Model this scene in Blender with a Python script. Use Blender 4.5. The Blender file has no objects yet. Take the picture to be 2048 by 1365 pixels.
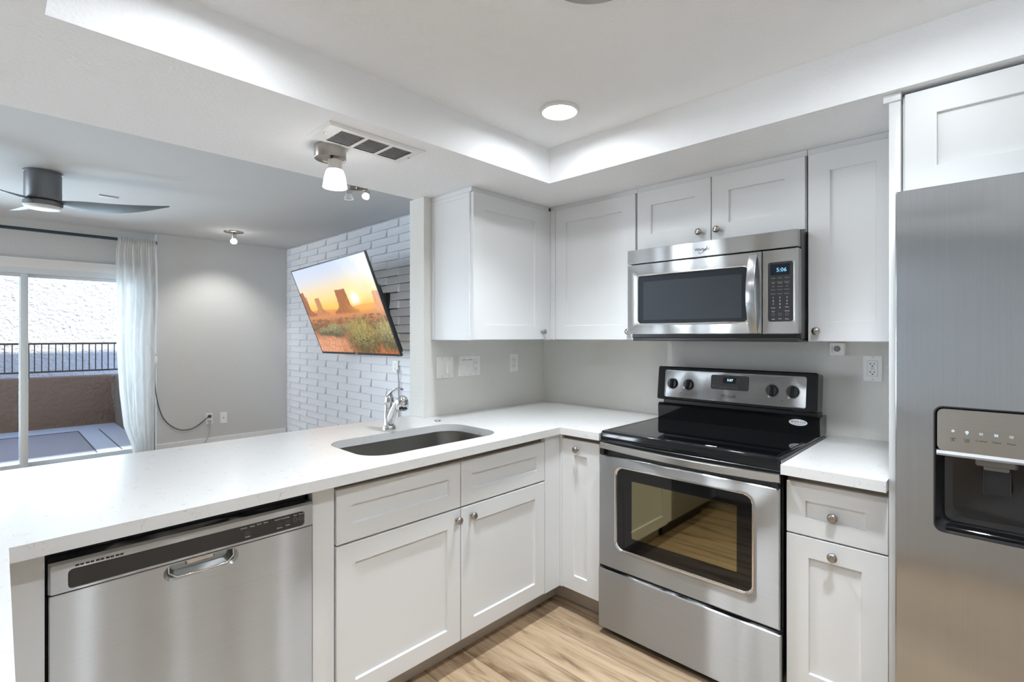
import bpy, bmesh, math, random
from mathutils import Vector, Matrix
from mathutils.geometry import tessellate_polygon
import numpy as np

random.seed(7)
scene = bpy.context.scene
COL = scene.collection
PI = math.pi

# ------------------------------------------------------------------ camera
FPX, HZ = 1011.04, 671.0
CAM = Vector((2.14808, -2.51384, 1.34256))
cam_data = bpy.data.cameras.new('camera')
cam_data.sensor_width = 36.0
cam_data.lens = FPX / 2048 * 36.0
cam_data.shift_y = (HZ - 682.5) / 2048.0
cam_data.clip_start = 0.02
cam = bpy.data.objects.new('camera', cam_data)
COL.objects.link(cam)
fwd = Vector((-math.cos(math.radians(45.86396)), math.sin(math.radians(45.86396)), 0))
cam.location = CAM
cam.rotation_euler = fwd.to_track_quat('-Z', 'Y').to_euler()
scene.camera = cam

# ------------------------------------------------------------------ view
scene.view_settings.view_transform = 'Standard'
scene.view_settings.look = 'None'
scene.view_settings.gamma = 1.0
scene.view_settings.use_curve_mapping = False
scene.view_settings.exposure = 0.42
try:
    scene.cycles.use_denoising = True
    scene.cycles.denoiser = 'OPENIMAGEDENOISE'
    scene.cycles.max_bounces = 10
    scene.cycles.diffuse_bounces = 6
    scene.cycles.glossy_bounces = 5
    scene.cycles.transparent_max_bounces = 12
    scene.cycles.caustics_reflective = False
    scene.cycles.caustics_refractive = False
    scene.cycles.sample_clamp_indirect = 6.0
except Exception:
    pass

# ------------------------------------------------------------------ world, sun, lamps
world = bpy.data.worlds.new('sky')
scene.world = world
world.use_nodes = True
wbg = world.node_tree.nodes['Background']
wbg.inputs[0].default_value = (0.40, 0.57, 1.0, 1)
wbg.inputs[1].default_value = 1.2

def lamp(name, kind, loc, direction, energy, color=(1, 1, 1), **kw):
    d = bpy.data.lights.new(name, kind)
    d.energy = energy
    d.color = color
    for k, v in kw.items():
        setattr(d, k, v)
    o = bpy.data.objects.new(name, d)
    COL.objects.link(o)
    o.location = loc
    o.rotation_euler = Vector(direction).to_track_quat('-Z', 'Y').to_euler()
    return o

lamp('sun', 'SUN', (8, 3, 9), (-math.cos(math.radians(35.5)), -0.22, -math.sin(math.radians(35.5))), 3.5, (1, 0.96, 0.90), angle=math.radians(0.6))

WARM = (0.87, 0.945, 1.0)
DOWNLIGHTS = [(0.905, -0.966), (2.0, -1.12), (0.905, -2.14), (2.0, -2.14)]
# fill light at an added window behind the camera; daylight through the patio door
lamp('fill_light_back', 'AREA', (-3.75, -6.62, 1.5), (0, 1, 0.0), 102, (0.80, 0.90, 1.0), shape='RECTANGLE', size=1.4, size_y=1.6)
lamp('daylight_patio_door', 'AREA', (-5.3, -2.9, 1.2), (1, 0, 0.0), 172, (0.74, 0.87, 1.0), shape='RECTANGLE', size=3.0, size_y=2.0)

# ------------------------------------------------------------------ material helpers
MATS = {}
def new_mat(name):
    m = bpy.data.materials.new(name)
    m.use_nodes = True
    m.node_tree.nodes.clear()
    out = m.node_tree.nodes.new('ShaderNodeOutputMaterial')
    MATS[name] = m
    return m, m.node_tree.nodes, m.node_tree.links, out

def N(nodes, t, **kw):
    n = nodes.new(t)
    for k, v in kw.items():
        if k in n.inputs:
            n.inputs[k].default_value = v
        else:
            setattr(n, k, v)
    return n

def pbr(name, color, rough=0.5, metal=0.0, bump=None, **kw):
    """bump=(scale, strength, distance[, detail])"""
    m, nd, lk, out = new_mat(name)
    b = N(nd, 'ShaderNodeBsdfPrincipled')
    b.inputs['Base Color'].default_value = (*color, 1)
    b.inputs['Roughness'].default_value = rough
    b.inputs['Metallic'].default_value = metal
    for k, v in kw.items():
        b.inputs[k].default_value = v
    lk.new(b.outputs[0], out.inputs[0])
    if bump:
        tc = N(nd, 'ShaderNodeNewGeometry')
        no = N(nd, 'ShaderNodeTexNoise')
        no.inputs['Scale'].default_value = bump[0]
        no.inputs['Detail'].default_value = bump[3] if len(bump) > 3 else 3.0
        lk.new(tc.outputs['Position'], no.inputs['Vector'])
        bp = N(nd, 'ShaderNodeBump')
        bp.inputs['Strength'].default_value = bump[1]
        bp.inputs['Distance'].default_value = bump[2]
        lk.new(no.outputs['Fac'], bp.inputs['Height'])
        lk.new(bp.outputs[0], b.inputs['Normal'])
    return m

def emit(name, color, strength):
    m, nd, lk, out = new_mat(name)
    e = N(nd, 'ShaderNodeEmission')
    e.inputs[0].default_value = (*color, 1)
    e.inputs[1].default_value = strength
    lk.new(e.outputs[0], out.inputs[0])
    return m

def steel(name, color, rough, tangent, aniso=0.75, wave=0.0, wscale=(3, 3, 3), grain=(4, 4, 400)):
    """brushed stainless: anisotropic along the tangent, a fine grain and slow waviness of the sheet"""
    m, nd, lk, out = new_mat(name)
    b = N(nd, 'ShaderNodeBsdfPrincipled')
    b.inputs['Metallic'].default_value = 1.0
    b.inputs['Roughness'].default_value = rough
    b.inputs['Anisotropic'].default_value = aniso
    geo = N(nd, 'ShaderNodeNewGeometry')
    if tangent == 'Z':
        tv = N(nd, 'ShaderNodeCombineXYZ'); tv.inputs[2].default_value = 1.0
        tv.inputs[0].default_value = 0.001
        lk.new(tv.outputs[0], b.inputs['Tangent'])
    else:
        cr = N(nd, 'ShaderNodeVectorMath', operation='CROSS_PRODUCT')
        cr.inputs[1].default_value = (0.001, 0, 1)
        lk.new(geo.outputs['True Normal'], cr.inputs[0])
        lk.new(cr.outputs[0], b.inputs['Tangent'])
    mp = N(nd, 'ShaderNodeVectorMath', operation='MULTIPLY')
    mp.inputs[1].default_value = grain
    lk.new(geo.outputs['Position'], mp.inputs[0])
    no = N(nd, 'ShaderNodeTexNoise'); no.inputs['Scale'].default_value = 1.0; no.inputs['Detail'].default_value = 2.0
    lk.new(mp.outputs[0], no.inputs['Vector'])
    mx = N(nd, 'ShaderNodeMix', data_type='RGBA')
    mx.inputs['A'].default_value = (*[c * 0.93 for c in color], 1)
    mx.inputs['B'].default_value = (*[min(1, c * 1.05) for c in color], 1)
    lk.new(no.outputs['Fac'], mx.inputs['Factor'])
    lk.new(mx.outputs['Result'], b.inputs['Base Color'])
    if wave:
        mp2 = N(nd, 'ShaderNodeVectorMath', operation='MULTIPLY')
        mp2.inputs[1].default_value = wscale
        lk.new(geo.outputs['Position'], mp2.inputs[0])
        n2 = N(nd, 'ShaderNodeTexNoise'); n2.inputs['Scale'].default_value = 1.0; n2.inputs['Detail'].default_value = 0.0
        lk.new(mp2.outputs[0], n2.inputs['Vector'])
        bp = N(nd, 'ShaderNodeBump'); bp.inputs['Strength'].default_value = 1.0; bp.inputs['Distance'].default_value = wave
        lk.new(n2.outputs['Fac'], bp.inputs['Height'])
        lk.new(bp.outputs[0], b.inputs['Normal'])
    lk.new(b.outputs[0], out.inputs[0])
    return m

# paints
pbr('wall_paint', (0.72, 0.71, 0.675), 0.75, bump=(120, 0.6, 0.004))
pbr('wall_paint_grey', (0.62, 0.63, 0.63), 0.75, bump=(110, 0.55, 0.004))
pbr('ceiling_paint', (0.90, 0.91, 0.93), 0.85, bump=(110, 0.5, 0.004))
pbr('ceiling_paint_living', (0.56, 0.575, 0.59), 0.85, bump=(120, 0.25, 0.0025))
pbr('trim_white', (0.80, 0.80, 0.79), 0.4)
pbr('cabinet_white', (0.725, 0.733, 0.742), 0.38)
pbr('cabinet_shell', (0.70, 0.66, 0.60), 0.5)
pbr('gap_shade', (0.21, 0.165, 0.12), 0.7)  # shade in the gaps between fronts, painted as a brown base colour
pbr('toe_kick', (0.52, 0.47, 0.41), 0.6)
pbr('brick_paint', (0.80, 0.825, 0.87), 0.5)
pbr('plastic_white', (0.92, 0.915, 0.90), 0.35)
pbr('plastic_beige', (0.72, 0.68, 0.62), 0.4)
pbr('slot_black', (0.01, 0.01, 0.01), 0.5)
pbr('chrome', (0.66, 0.67, 0.68), 0.06, 1.0)
pbr('nickel', (0.40, 0.365, 0.33), 0.28, 1.0)
pbr('nickel_light', (0.66, 0.62, 0.58), 0.32, 1.0)
pbr('black_gloss', (0.006, 0.006, 0.007), 0.08)
pbr('black_glass', (0.004, 0.004, 0.005), 0.03)
pbr('black_satin', (0.012, 0.012, 0.013), 0.3)
pbr('black_plastic', (0.022, 0.022, 0.024), 0.35)
pbr('dark_panel', (0.045, 0.045, 0.048), 0.22)
pbr('keypad', (0.032, 0.032, 0.035), 0.2)
pbr('side_trim_grey', (0.30, 0.30, 0.30), 0.3, 0.8)
pbr('charcoal', (0.026, 0.026, 0.028), 0.16)
pbr('micro_glass', (0.022, 0.027, 0.034), 0.04)
pbr('micro_screen', (0.04, 0.047, 0.055), 0.06)
pbr('oven_tint', (0.235, 0.21, 0.13), 0.03, 1.0)
pbr('fan_metal', (0.17, 0.18, 0.19), 0.42, 0.6)
pbr('fan_blade', (0.16, 0.20, 0.235), 0.4, 0.3)
pbr('lens_white', (0.74, 0.75, 0.76), 0.5)
pbr('rod_metal', (0.035, 0.06, 0.085), 0.4, 0.4)
pbr('grille_shadow', (0.03, 0.03, 0.03), 0.8)
pbr('slat_grey', (0.70, 0.70, 0.71), 0.5)
pbr('cord_dark', (0.05, 0.065, 0.07), 0.5)
pbr('cord_grey', (0.42, 0.43, 0.45), 0.5)
pbr('frame_white', (0.66, 0.70, 0.73), 0.45)
pbr('stucco_brown', (0.245, 0.15, 0.10), 0.95, bump=(18, 1.0, 0.05, 6.0))
pbr('stucco_white', (0.86, 0.80, 0.72), 0.95, bump=(16, 1.0, 0.085, 5.0))
pbr('patio_concrete', (0.31, 0.285, 0.295), 0.9, bump=(60, 0.4, 0.004))
pbr('patio_border', (0.52, 0.53, 0.55), 0.9, bump=(80, 0.4, 0.004))
pbr('patio_joint', (0.10, 0.09, 0.085), 0.9)
pbr('iron_brown', (0.05, 0.035, 0.03), 0.5, 0.3)
pbr('house_stucco', (0.55, 0.42, 0.34), 0.9)
pbr('ink_black', (0.01, 0.01, 0.01), 0.5)
pbr('ink_grey', (0.30, 0.30, 0.31), 0.5)
pbr('ink_white', (0.62, 0.62, 0.63), 0.5)
pbr('ink_navy', (0.015, 0.02, 0.12), 0.5)
pbr('ink_red', (0.5, 0.02, 0.03), 0.5)
pbr('sticker_white', (0.85, 0.85, 0.86), 0.4)
pbr('clear_plastic', (0.20, 0.19, 0.18), 0.12)
emit('glow_lens', (0.92, 0.97, 1.0), 82.0)
emit('glow_shade', (1.0, 0.97, 0.94), 5.0)
emit('glow_bulb', (1.0, 0.97, 0.93), 5.0)
emit('digit_blue', (0.25, 0.65, 1.0), 1.2)
emit('digit_white', (0.55, 0.88, 1.0), 1.6)
emit('icon_blue', (0.55, 0.72, 1.0), 1.1)
pbr('screen_dark', (0.004, 0.008, 0.02), 0.15)
pbr('icon_pale', (0.55, 0.56, 0.55), 0.5)
STEELC = (0.52, 0.53, 0.54)
steel('steel_v', STEELC, 0.42, 'Z', 1.0, 0.018, (7.0, 7.0, 0.3), (2.5, 2.5, 420))
steel('steel_h', (0.49, 0.505, 0.53), 0.26, 'H', 0.88, 0.012, (2.2, 2.2, 4.5), (260, 260, 2.5))
steel('steel_sink', (0.29, 0.275, 0.255), 0.33, 'Z', 0.5, 0.0, grain=(6, 6, 260))
steel('steel_plain', (0.62, 0.61, 0.59), 0.22, 'Z', 0.4, 0.0)
steel('steel_lip', (0.80, 0.79, 0.77), 0.14, 'Z', 0.2, 0.0)

def mat_quartz():
    m, nd, lk, out = new_mat('quartz')
    b = N(nd, 'ShaderNodeBsdfPrincipled'); b.inputs['Roughness'].default_value = 0.2; b.inputs['Specular IOR Level'].default_value = 0.28
    geo = N(nd, 'ShaderNodeNewGeometry')
    sc = N(nd, 'ShaderNodeVectorMath', operation='MULTIPLY'); sc.inputs[1].default_value = (13, 24, 18)
    lk.new(geo.outputs['Position'], sc.inputs[0])
    n1 = N(nd, 'ShaderNodeTexNoise'); n1.inputs['Scale'].default_value = 1.0; n1.inputs['Detail'].default_value = 6; n1.inputs['Distortion'].default_value = 1.6
    lk.new(sc.outputs[0], n1.inputs['Vector'])
    sb = N(nd, 'ShaderNodeMath', operation='SUBTRACT'); sb.inputs[1].default_value = 0.5
    ab = N(nd, 'ShaderNodeMath', operation='ABSOLUTE')
    lk.new(n1.outputs['Fac'], sb.inputs[0]); lk.new(sb.outputs[0], ab.inputs[0])
    r1 = N(nd, 'ShaderNodeMapRange'); r1.inputs['From Min'].default_value = 0.0; r1.inputs['From Max'].default_value = 0.010
    r1.inputs['To Min'].default_value = 1.0; r1.inputs['To Max'].default_value = 0.0
    lk.new(ab.outputs[0], r1.inputs['Value'])
    n2 = N(nd, 'ShaderNodeTexNoise'); n2.inputs['Scale'].default_value = 26.0; n2.inputs['Detail'].default_value = 2
    lk.new(geo.outputs['Position'], n2.inputs['Vector'])
    r2 = N(nd, 'ShaderNodeMapRange'); r2.inputs['From Min'].default_value = 0.52; r2.inputs['From Max'].default_value = 0.60
    lk.new(n2.outputs['Fac'], r2.inputs['Value'])
    mu = N(nd, 'ShaderNodeMath', operation='MULTIPLY'); lk.new(r1.outputs[0], mu.inputs[0]); lk.new(r2.outputs[0], mu.inputs[1])
    mx = N(nd, 'ShaderNodeMix', data_type='RGBA')
    mx.inputs['A'].default_value = (0.70, 0.695, 0.69, 1); mx.inputs['B'].default_value = (0.50, 0.465, 0.43, 1)
    lk.new(mu.outputs[0], mx.inputs['Factor'])
    lk.new(mx.outputs['Result'], b.inputs['Base Color'])
    lk.new(b.outputs[0], out.inputs[0])
mat_quartz()

def mat_planks():
    m, nd, lk, out = new_mat('planks')
    b = N(nd, 'ShaderNodeBsdfPrincipled'); b.inputs['Roughness'].default_value = 0.42
    geo = N(nd, 'ShaderNodeNewGeometry')
    ad = N(nd, 'ShaderNodeVectorMath', operation='ADD'); ad.inputs[1].default_value = (10.0 - 1.104 + 0.2, 9.5 + 0.783, 0)
    lk.new(geo.outputs['Position'], ad.inputs[0])
    br = N(nd, 'ShaderNodeTexBrick')
    br.offset = 0.37; br.offset_frequency = 3; br.squash = 1.0
    br.inputs['Scale'].default_value = 1.0
    br.inputs['Brick Width'].default_value = 1.2
    br.inputs['Row Height'].default_value = 0.19
    br.inputs['Mortar Size'].default_value = 0.0013
    br.inputs['Mortar Smooth'].default_value = 0.0
    br.inputs['Bias'].default_value = 0.0
    br.inputs['Color1'].default_value = (0.0, 0.0, 0.0, 1)
    br.inputs['Color2'].default_value = (1.0, 1.0, 1.0, 1)
    br.inputs['Mortar'].default_value = (0.5, 0.5, 0.5, 1)
    lk.new(ad.outputs[0], br.inputs['Vector'])
    # grain runs along x; each plank shifts its own grain
    sep = N(nd, 'ShaderNodeSeparateColor'); lk.new(br.outputs['Color'], sep.inputs[0])
    sh = N(nd, 'ShaderNodeCombineXYZ')
    m7 = N(nd, 'ShaderNodeMath', operation='MULTIPLY'); m7.inputs[1].default_value = 37.0
    lk.new(sep.outputs[0], m7.inputs[0]); lk.new(m7.outputs[0], sh.inputs[0]); lk.new(m7.outputs[0], sh.inputs[1])
    sc = N(nd, 'ShaderNodeVectorMath', operation='MULTIPLY'); sc.inputs[1].default_value = (2.2, 22, 1)
    lk.new(geo.outputs['Position'], sc.inputs[0])
    a2 = N(nd, 'ShaderNodeVectorMath', operation='ADD'); lk.new(sc.outputs[0], a2.inputs[0]); lk.new(sh.outputs[0], a2.inputs[1])
    n1 = N(nd, 'ShaderNodeTexNoise'); n1.inputs['Scale'].default_value = 1.0; n1.inputs['Detail'].default_value = 7; n1.inputs['Roughness'].default_value = 0.62; n1.inputs['Distortion'].default_value = 0.7
    lk.new(a2.outputs[0], n1.inputs['Vector'])
    rp = N(nd, 'ShaderNodeValToRGB')
    rp.color_ramp.elements[0].position = 0.35; rp.color_ramp.elements[0].color = (0.195, 0.118, 0.066, 1)
    rp.color_ramp.elements[1].position = 0.72; rp.color_ramp.elements[1].color = (0.56, 0.42, 0.285, 1)
    e = rp.color_ramp.elements.new(0.46); e.color = (0.40, 0.28, 0.176, 1)
    e = rp.color_ramp.elements.new(0.56); e.color = (0.49, 0.36, 0.237, 1)
    lk.new(n1.outputs['Fac'], rp.inputs[0])
    tn = N(nd, 'ShaderNodeMapRange'); tn.inputs['To Min'].default_value = 0.80; tn.inputs['To Max'].default_value = 1.10
    lk.new(sep.outputs[0], tn.inputs['Value'])
    ml = N(nd, 'ShaderNodeVectorMath', operation='SCALE'); lk.new(rp.outputs[0], ml.inputs[0]); lk.new(tn.outputs[0], ml.inputs['Scale'])
    mx = N(nd, 'ShaderNodeMix', data_type='RGBA'); mx.inputs['B'].default_value = (0.12, 0.08, 0.05, 1)
    lk.new(ml.outputs[0], mx.inputs['A']); lk.new(br.outputs['Fac'], mx.inputs['Factor'])
    lk.new(mx.outputs['Result'], b.inputs['Base Color'])
    lk.new(b.outputs[0], out.inputs[0])
mat_planks()

def mat_glass():
    m, nd, lk, out = new_mat('window_glass')
    t = N(nd, 'ShaderNodeBsdfTransparent'); t.inputs[0].default_value = (0.95, 0.98, 0.98, 1)
    g = N(nd, 'ShaderNodeBsdfGlossy'); g.inputs['Roughness'].default_value = 0.02
    f = N(nd, 'ShaderNodeFresnel'); f.inputs[0].default_value = 1.3
    mx = N(nd, 'ShaderNodeMixShader')
    lk.new(f.outputs[0], mx.inputs[0]); lk.new(t.outputs[0], mx.inputs[1]); lk.new(g.outputs[0], mx.inputs[2])
    lk.new(mx.outputs[0], out.inputs[0])
mat_glass()

def mat_sheer():
    m, nd, lk, out = new_mat('sheer_fabric')
    d = N(nd, 'ShaderNodeBsdfDiffuse'); d.inputs[0].default_value = (0.78, 0.78, 0.78, 1)
    tl = N(nd, 'ShaderNodeBsdfTranslucent'); tl.inputs[0].default_value = (0.84, 0.87, 0.88, 1)
    m1 = N(nd, 'ShaderNodeMixShader'); m1.inputs[0].default_value = 0.22
    lk.new(d.outputs[0], m1.inputs[1]); lk.new(tl.outputs[0], m1.inputs[2])
    t = N(nd, 'ShaderNodeBsdfTransparent')
    # woven ogee pattern: thinner cloth between wavy bands
    geo = N(nd, 'ShaderNodeNewGeometry')
    sp = N(nd, 'ShaderNodeSeparateXYZ'); lk.new(geo.outputs['Position'], sp.inputs[0])
    sz = N(nd, 'ShaderNodeMath', operation='MULTIPLY'); sz.inputs[1].default_value = 11.0; lk.new(sp.outputs['Z'], sz.inputs[0])
    sn = N(nd, 'ShaderNodeMath', operation='SINE'); lk.new(sz.outputs[0], sn.inputs[0])
    am = N(nd, 'ShaderNodeMath', operation='MULTIPLY'); am.inputs[1].default_value = 1.3; lk.new(sn.outputs[0], am.inputs[0])
    sy = N(nd, 'ShaderNodeMath', operation='MULTIPLY_ADD'); sy.inputs[1].default_value = 42.0; lk.new(sp.outputs['Y'], sy.inputs[0]); lk.new(am.outputs[0], sy.inputs[2])
    s2 = N(nd, 'ShaderNodeMath', operation='SINE'); lk.new(sy.outputs[0], s2.inputs[0])
    mr = N(nd, 'ShaderNodeMapRange'); mr.inputs['From Min'].default_value = 0.55; mr.inputs['From Max'].default_value = 0.75
    mr.inputs['To Min'].default_value = 0.10; mr.inputs['To Max'].default_value = 0.20
    lk.new(s2.outputs[0], mr.inputs['Value'])
    m2 = N(nd, 'ShaderNodeMixShader')
    lk.new(mr.outputs[0], m2.inputs[0])
    lk.new(m1.outputs[0], m2.inputs[1]); lk.new(t.outputs[0], m2.inputs[2])
    lk.new(m2.outputs[0], out.inputs[0])
mat_sheer()

def mat_tv():
    m, nd, lk, out = new_mat('tv_picture')
    b = N(nd, 'ShaderNodeBsdfPrincipled')
    b.inputs['Base Color'].default_value = (0.01, 0.01, 0.01, 1)
    b.inputs['Roughness'].default_value = 0.1
    b.inputs['Specular IOR Level'].default_value = 0.16
    at = N(nd, 'ShaderNodeVertexColor'); at.layer_name = 'picture'
    lk.new(at.outputs[0], b.inputs['Emission Color'])
    b.inputs['Emission Strength'].default_value = 0.80
    lk.new(b.outputs[0], out.inputs[0])
mat_tv()

# ------------------------------------------------------------------ mesh builder
def frame(origin, U, V):
    U = Vector(U).normalized(); V = Vector(V).normalized(); W = U.cross(V)
    M = Matrix.Identity(4)
    for i in range(3):
        M[i][0], M[i][1], M[i][2], M[i][3] = U[i], V[i], W[i], origin[i]
    return M
def front_n(x, y, z=0.0):      # faces -y: u = +x, v = +z, w = -y
    return frame((x, y, z), (1, 0, 0), (0, 0, 1))
def front_w(x, y, z=0.0):      # faces +x: u = +y, v = +z, w = +x
    return frame((x, y, z), (0, 1, 0), (0, 0, 1))
def under(x, y, z):            # faces down: u = +x, v = -y, w = -z
    return frame((x, y, z), (1, 0, 0), (0, -1, 0))

def rrect(u0, u1, v0, v1, r, n=5):
    r = max(1e-5, min(r, abs(u1 - u0) / 2 - 1e-6, abs(v1 - v0) / 2 - 1e-6))
    pts = []
    for cx, cy, a0 in ((u1 - r, v0 + r, -PI / 2), (u1 - r, v1 - r, 0), (u0 + r, v1 - r, PI / 2), (u0 + r, v0 + r, PI)):
        for i in range(n + 1):
            a = a0 + PI / 2 * i / n
            pts.append((cx + r * math.cos(a), cy + r * math.sin(a)))
    return pts

class MB:
    def __init__(self, M=None):
        self.bm = bmesh.new(); self.M = M or Matrix.Identity(4); self.mi = 0
    def v(self, p):
        return self.bm.verts.new(self.M @ Vector(p))
    def face(self, vs):
        try:
            f = self.bm.faces.new(vs); f.material_index = self.mi; return f
        except ValueError:
            return None
    def box(self, x0, x1, y0, y1, z0, z1, bev=0.0):
        x0, x1 = min(x0, x1), max(x0, x1); y0, y1 = min(y0, y1), max(y0, y1); z0, z1 = min(z0, z1), max(z0, z1)
        vs = [self.v(p) for p in ((x0, y0, z0), (x1, y0, z0), (x1, y1, z0), (x0, y1, z0), (x0, y0, z1), (x1, y0, z1), (x1, y1, z1), (x0, y1, z1))]
        fs = [self.face([vs[i] for i in q]) for q in ((3, 2, 1, 0), (4, 5, 6, 7), (0, 1, 5, 4), (1, 2, 6, 5), (2, 3, 7, 6), (3, 0, 4, 7))]
        if bev:
            es = list({e for f in fs for e in f.edges})
            bmesh.ops.bevel(self.bm, geom=es, offset=bev, segments=2, affect='EDGES', profile=0.5)
        return self
    def loops(self, ls, cap0=True, cap1=True, closed=True):
        """ls: list of point loops with equal counts, bridged in order"""
        prev = None; first = None
        for l in ls:
            cur = [self.v(p) for p in l]
            if prev:
                n = len(cur)
                for i in range(n if closed else n - 1):
                    j = (i + 1) % n
                    self.face([prev[i], prev[j], cur[j], cur[i]])
            else:
                first = cur
            prev = cur
        if cap0: self.face(list(reversed(first)))
        if cap1: self.face(prev)
        return self
    def rings(self, rs, cap0=True, cap1=True, n=5):
        """rs: list of (u0,u1,v0,v1,r,w)"""
        return self.loops([[(a, b, w) for a, b in rrect(u0, u1, v0, v1, r, n)] for (u0, u1, v0, v1, r, w) in rs], cap0, cap1)
    def slab(self, u0, u1, v0, v1, w0, w1, r=0.002, b=0.0015, n=3):
        return self.rings([(u0, u1, v0, v1, r, w0), (u0, u1, v0, v1, r, w1 - b), (u0 + b, u1 - b, v0 + b, v1 - b, max(r - b, 1e-4), w1)], n=n)
    def lathe(self, prof, c=(0, 0, 0), axis=(0, 0, 1), n=32, cap0=True, cap1=True):
        A = Vector(axis).normalized()
        X = A.orthogonal().normalized(); Y = A.cross(X)
        c = Vector(c)
        ls = []
        for r, h in prof:
            ls.append([tuple(c + A * h + X * (max(r, 1e-5) * math.cos(2 * PI * i / n)) + Y * (max(r, 1e-5) * math.sin(2 * PI * i / n))) for i in range(n)])
        return self.loops(ls, cap0, cap1)
    def tube(self, path, r, n=10, flat=None):
        """sweep a circle (or ellipse flat=(a,b)) along a path; r may be a list"""
        P = [Vector(p) for p in path]
        rr = r if isinstance(r, (list, tuple)) else [r] * len(P)
        up = Vector((0, 0, 1)); ls = []
        T0 = (P[1] - P[0]).normalized()
        X = T0.cross(up)
        if X.length < 1e-3: X = T0.orthogonal()
        X.normalize()
        for i, p in enumerate(P):
            T = (P[min(i + 1, len(P) - 1)] - P[max(i - 1, 0)]).normalized()
            X = (X - T * X.dot(T)).normalized(); Y = T.cross(X)
            a, b = (rr[i], rr[i]) if not flat else (flat[0] * rr[i], flat[1] * rr[i])
            ls.append([tuple(p + X * (a * math.cos(2 * PI * k / n)) + Y * (b * math.sin(2 * PI * k / n))) for k in range(n)])
        return self.loops(ls)
    def build(self, name, mat, parent=None, angle=32, smooth=True):
        bmesh.ops.recalc_face_normals(self.bm, faces=self.bm.faces)
        me = bpy.data.meshes.new(name)
        self.bm.to_mesh(me); self.bm.free()
        for mm in (mat if isinstance(mat, (list, tuple)) else [mat]):
            me.materials.append(MATS[mm])
        if smooth:
            me.polygons.foreach_set('use_smooth', [True] * len(me.polygons))
            me.set_sharp_from_angle(angle=math.radians(angle))
        o = bpy.data.objects.new(name, me)
        COL.objects.link(o)
        if parent is not None: attach(o, parent)
        return o

def world_loc(o):
    p = Vector(o.location)
    return p
def attach(o, parent):
    o.parent = parent
    root = parent
    while root.parent is not None: root = root.parent
    # every part mesh is written in world coordinates; the root Empty only carries an offset
    if parent.parent is None:
        o.matrix_parent_inverse = Matrix.Translation(-Vector(parent.location))

def tag(o, label=None, cat=None, group=None, kind=None):
    if label: o['label'] = label
    if cat: o['category'] = cat
    if group: o['group'] = group
    if kind: o['kind'] = kind
    return o
def thing(name, loc, label, cat, group=None):
    o = bpy.data.objects.new(name, None)
    o.empty_display_size = 0.05
    COL.objects.link(o); o.location = loc
    return tag(o, label, cat, group)
def copy_tree(o, parent=None):
    c = o.copy(); COL.objects.link(c)
    if parent is not None: c.parent = parent
    for ch in list(o.children): copy_tree(ch, c)
    return c
def struct(mb, name, mat, label=None, parent=None, cat=None, **kw):
    o = mb.build(name, mat, parent, **kw)
    o['kind'] = 'structure'
    if label: o['label'] = label
    if cat: o['category'] = cat
    return o

def text(name, body, size, M, u, v, mat, parent, w=0.0006, align='CENTER', xs=1.0, shear=0.0):
    cu = bpy.data.curves.new(name, 'FONT')
    cu.body = body; cu.size = size; cu.align_x = align; cu.align_y = 'CENTER'; cu.extrude = 0.0002; cu.shear = shear
    cu.resolution_u = 2
    tmp = bpy.data.objects.new(name + '_tmp', cu)
    COL.objects.link(tmp)
    dg = bpy.context.evaluated_depsgraph_get()
    me = bpy.data.meshes.new_from_object(tmp.evaluated_get(dg))
    bpy.data.objects.remove(tmp); bpy.data.curves.remove(cu)
    me.transform(Matrix.Diagonal((xs, 1, 1, 1)))
    me.transform(M @ Matrix.Translation((u, v, w)))
    me.materials.clear(); me.materials.append(MATS[mat])
    o = bpy.data.objects.new(name, me); COL.objects.link(o)
    if parent is not None: attach(o, parent)
    return o

# ================================================================== SETTING
FL = 0.05                      # finished floor level
SZ = 2.06                      # underside of the dropped kitchen soffit
TZ = 2.224                     # raised kitchen ceiling inside the soffit
LC = 2.45                      # living room ceiling
TX0, TX1, TY0, TY1 = 0.612, 2.28, -2.43, -0.677
EX, SY, WX, BY = 2.89, -6.5, -4.48, 0.15
DX = -4.56                     # plane of the patio door wall

struct(MB().box(-4.7, EX + 0.1, SY - 0.1, BY + 0.1, -0.05, FL), 'floor', 'planks', 'light oak wood plank floor')
b = MB()
b.box(-0.083, TX0, -3.05, 0.0, SZ, LC + 0.02); b.box(TX1, EX, -3.05, 0.0, SZ, LC + 0.02)
b.box(TX0, TX1, TY1, 0.0, SZ, LC + 0.02); b.box(TX0, TX1, -3.05, TY0, SZ, LC + 0.02)
b.box(TX0 - 0.02, TX1 + 0.02, TY0 - 0.02, TY1 + 0.02, TZ, LC + 0.02)
struct(b, 'ceiling', 'ceiling_paint', 'white kitchen ceiling with a raised tray and dropped soffit around it')
struct(MB().box(-4.75, EX + 0.1, SY - 0.1, BY + 0.2, LC, LC + 0.15), 'ceiling_living', 'ceiling_paint_living', 'flat grey-white living room ceiling')
struct(MB().box(-0.125, EX + 0.1, 0.0, 0.1, FL, LC), 'wall_north', 'wall_paint', 'pale greige kitchen wall behind the stove')
struct(MB().box(-0.125, 0.0, -0.955, -0.0005, FL, SZ - 0.0005), 'wall_left', 'wall_paint', 'short greige wall between kitchen and living room')
struct(MB().box(EX, EX + 0.1, SY, 0.0, FL, LC), 'wall_right', 'wall_paint')
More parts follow.
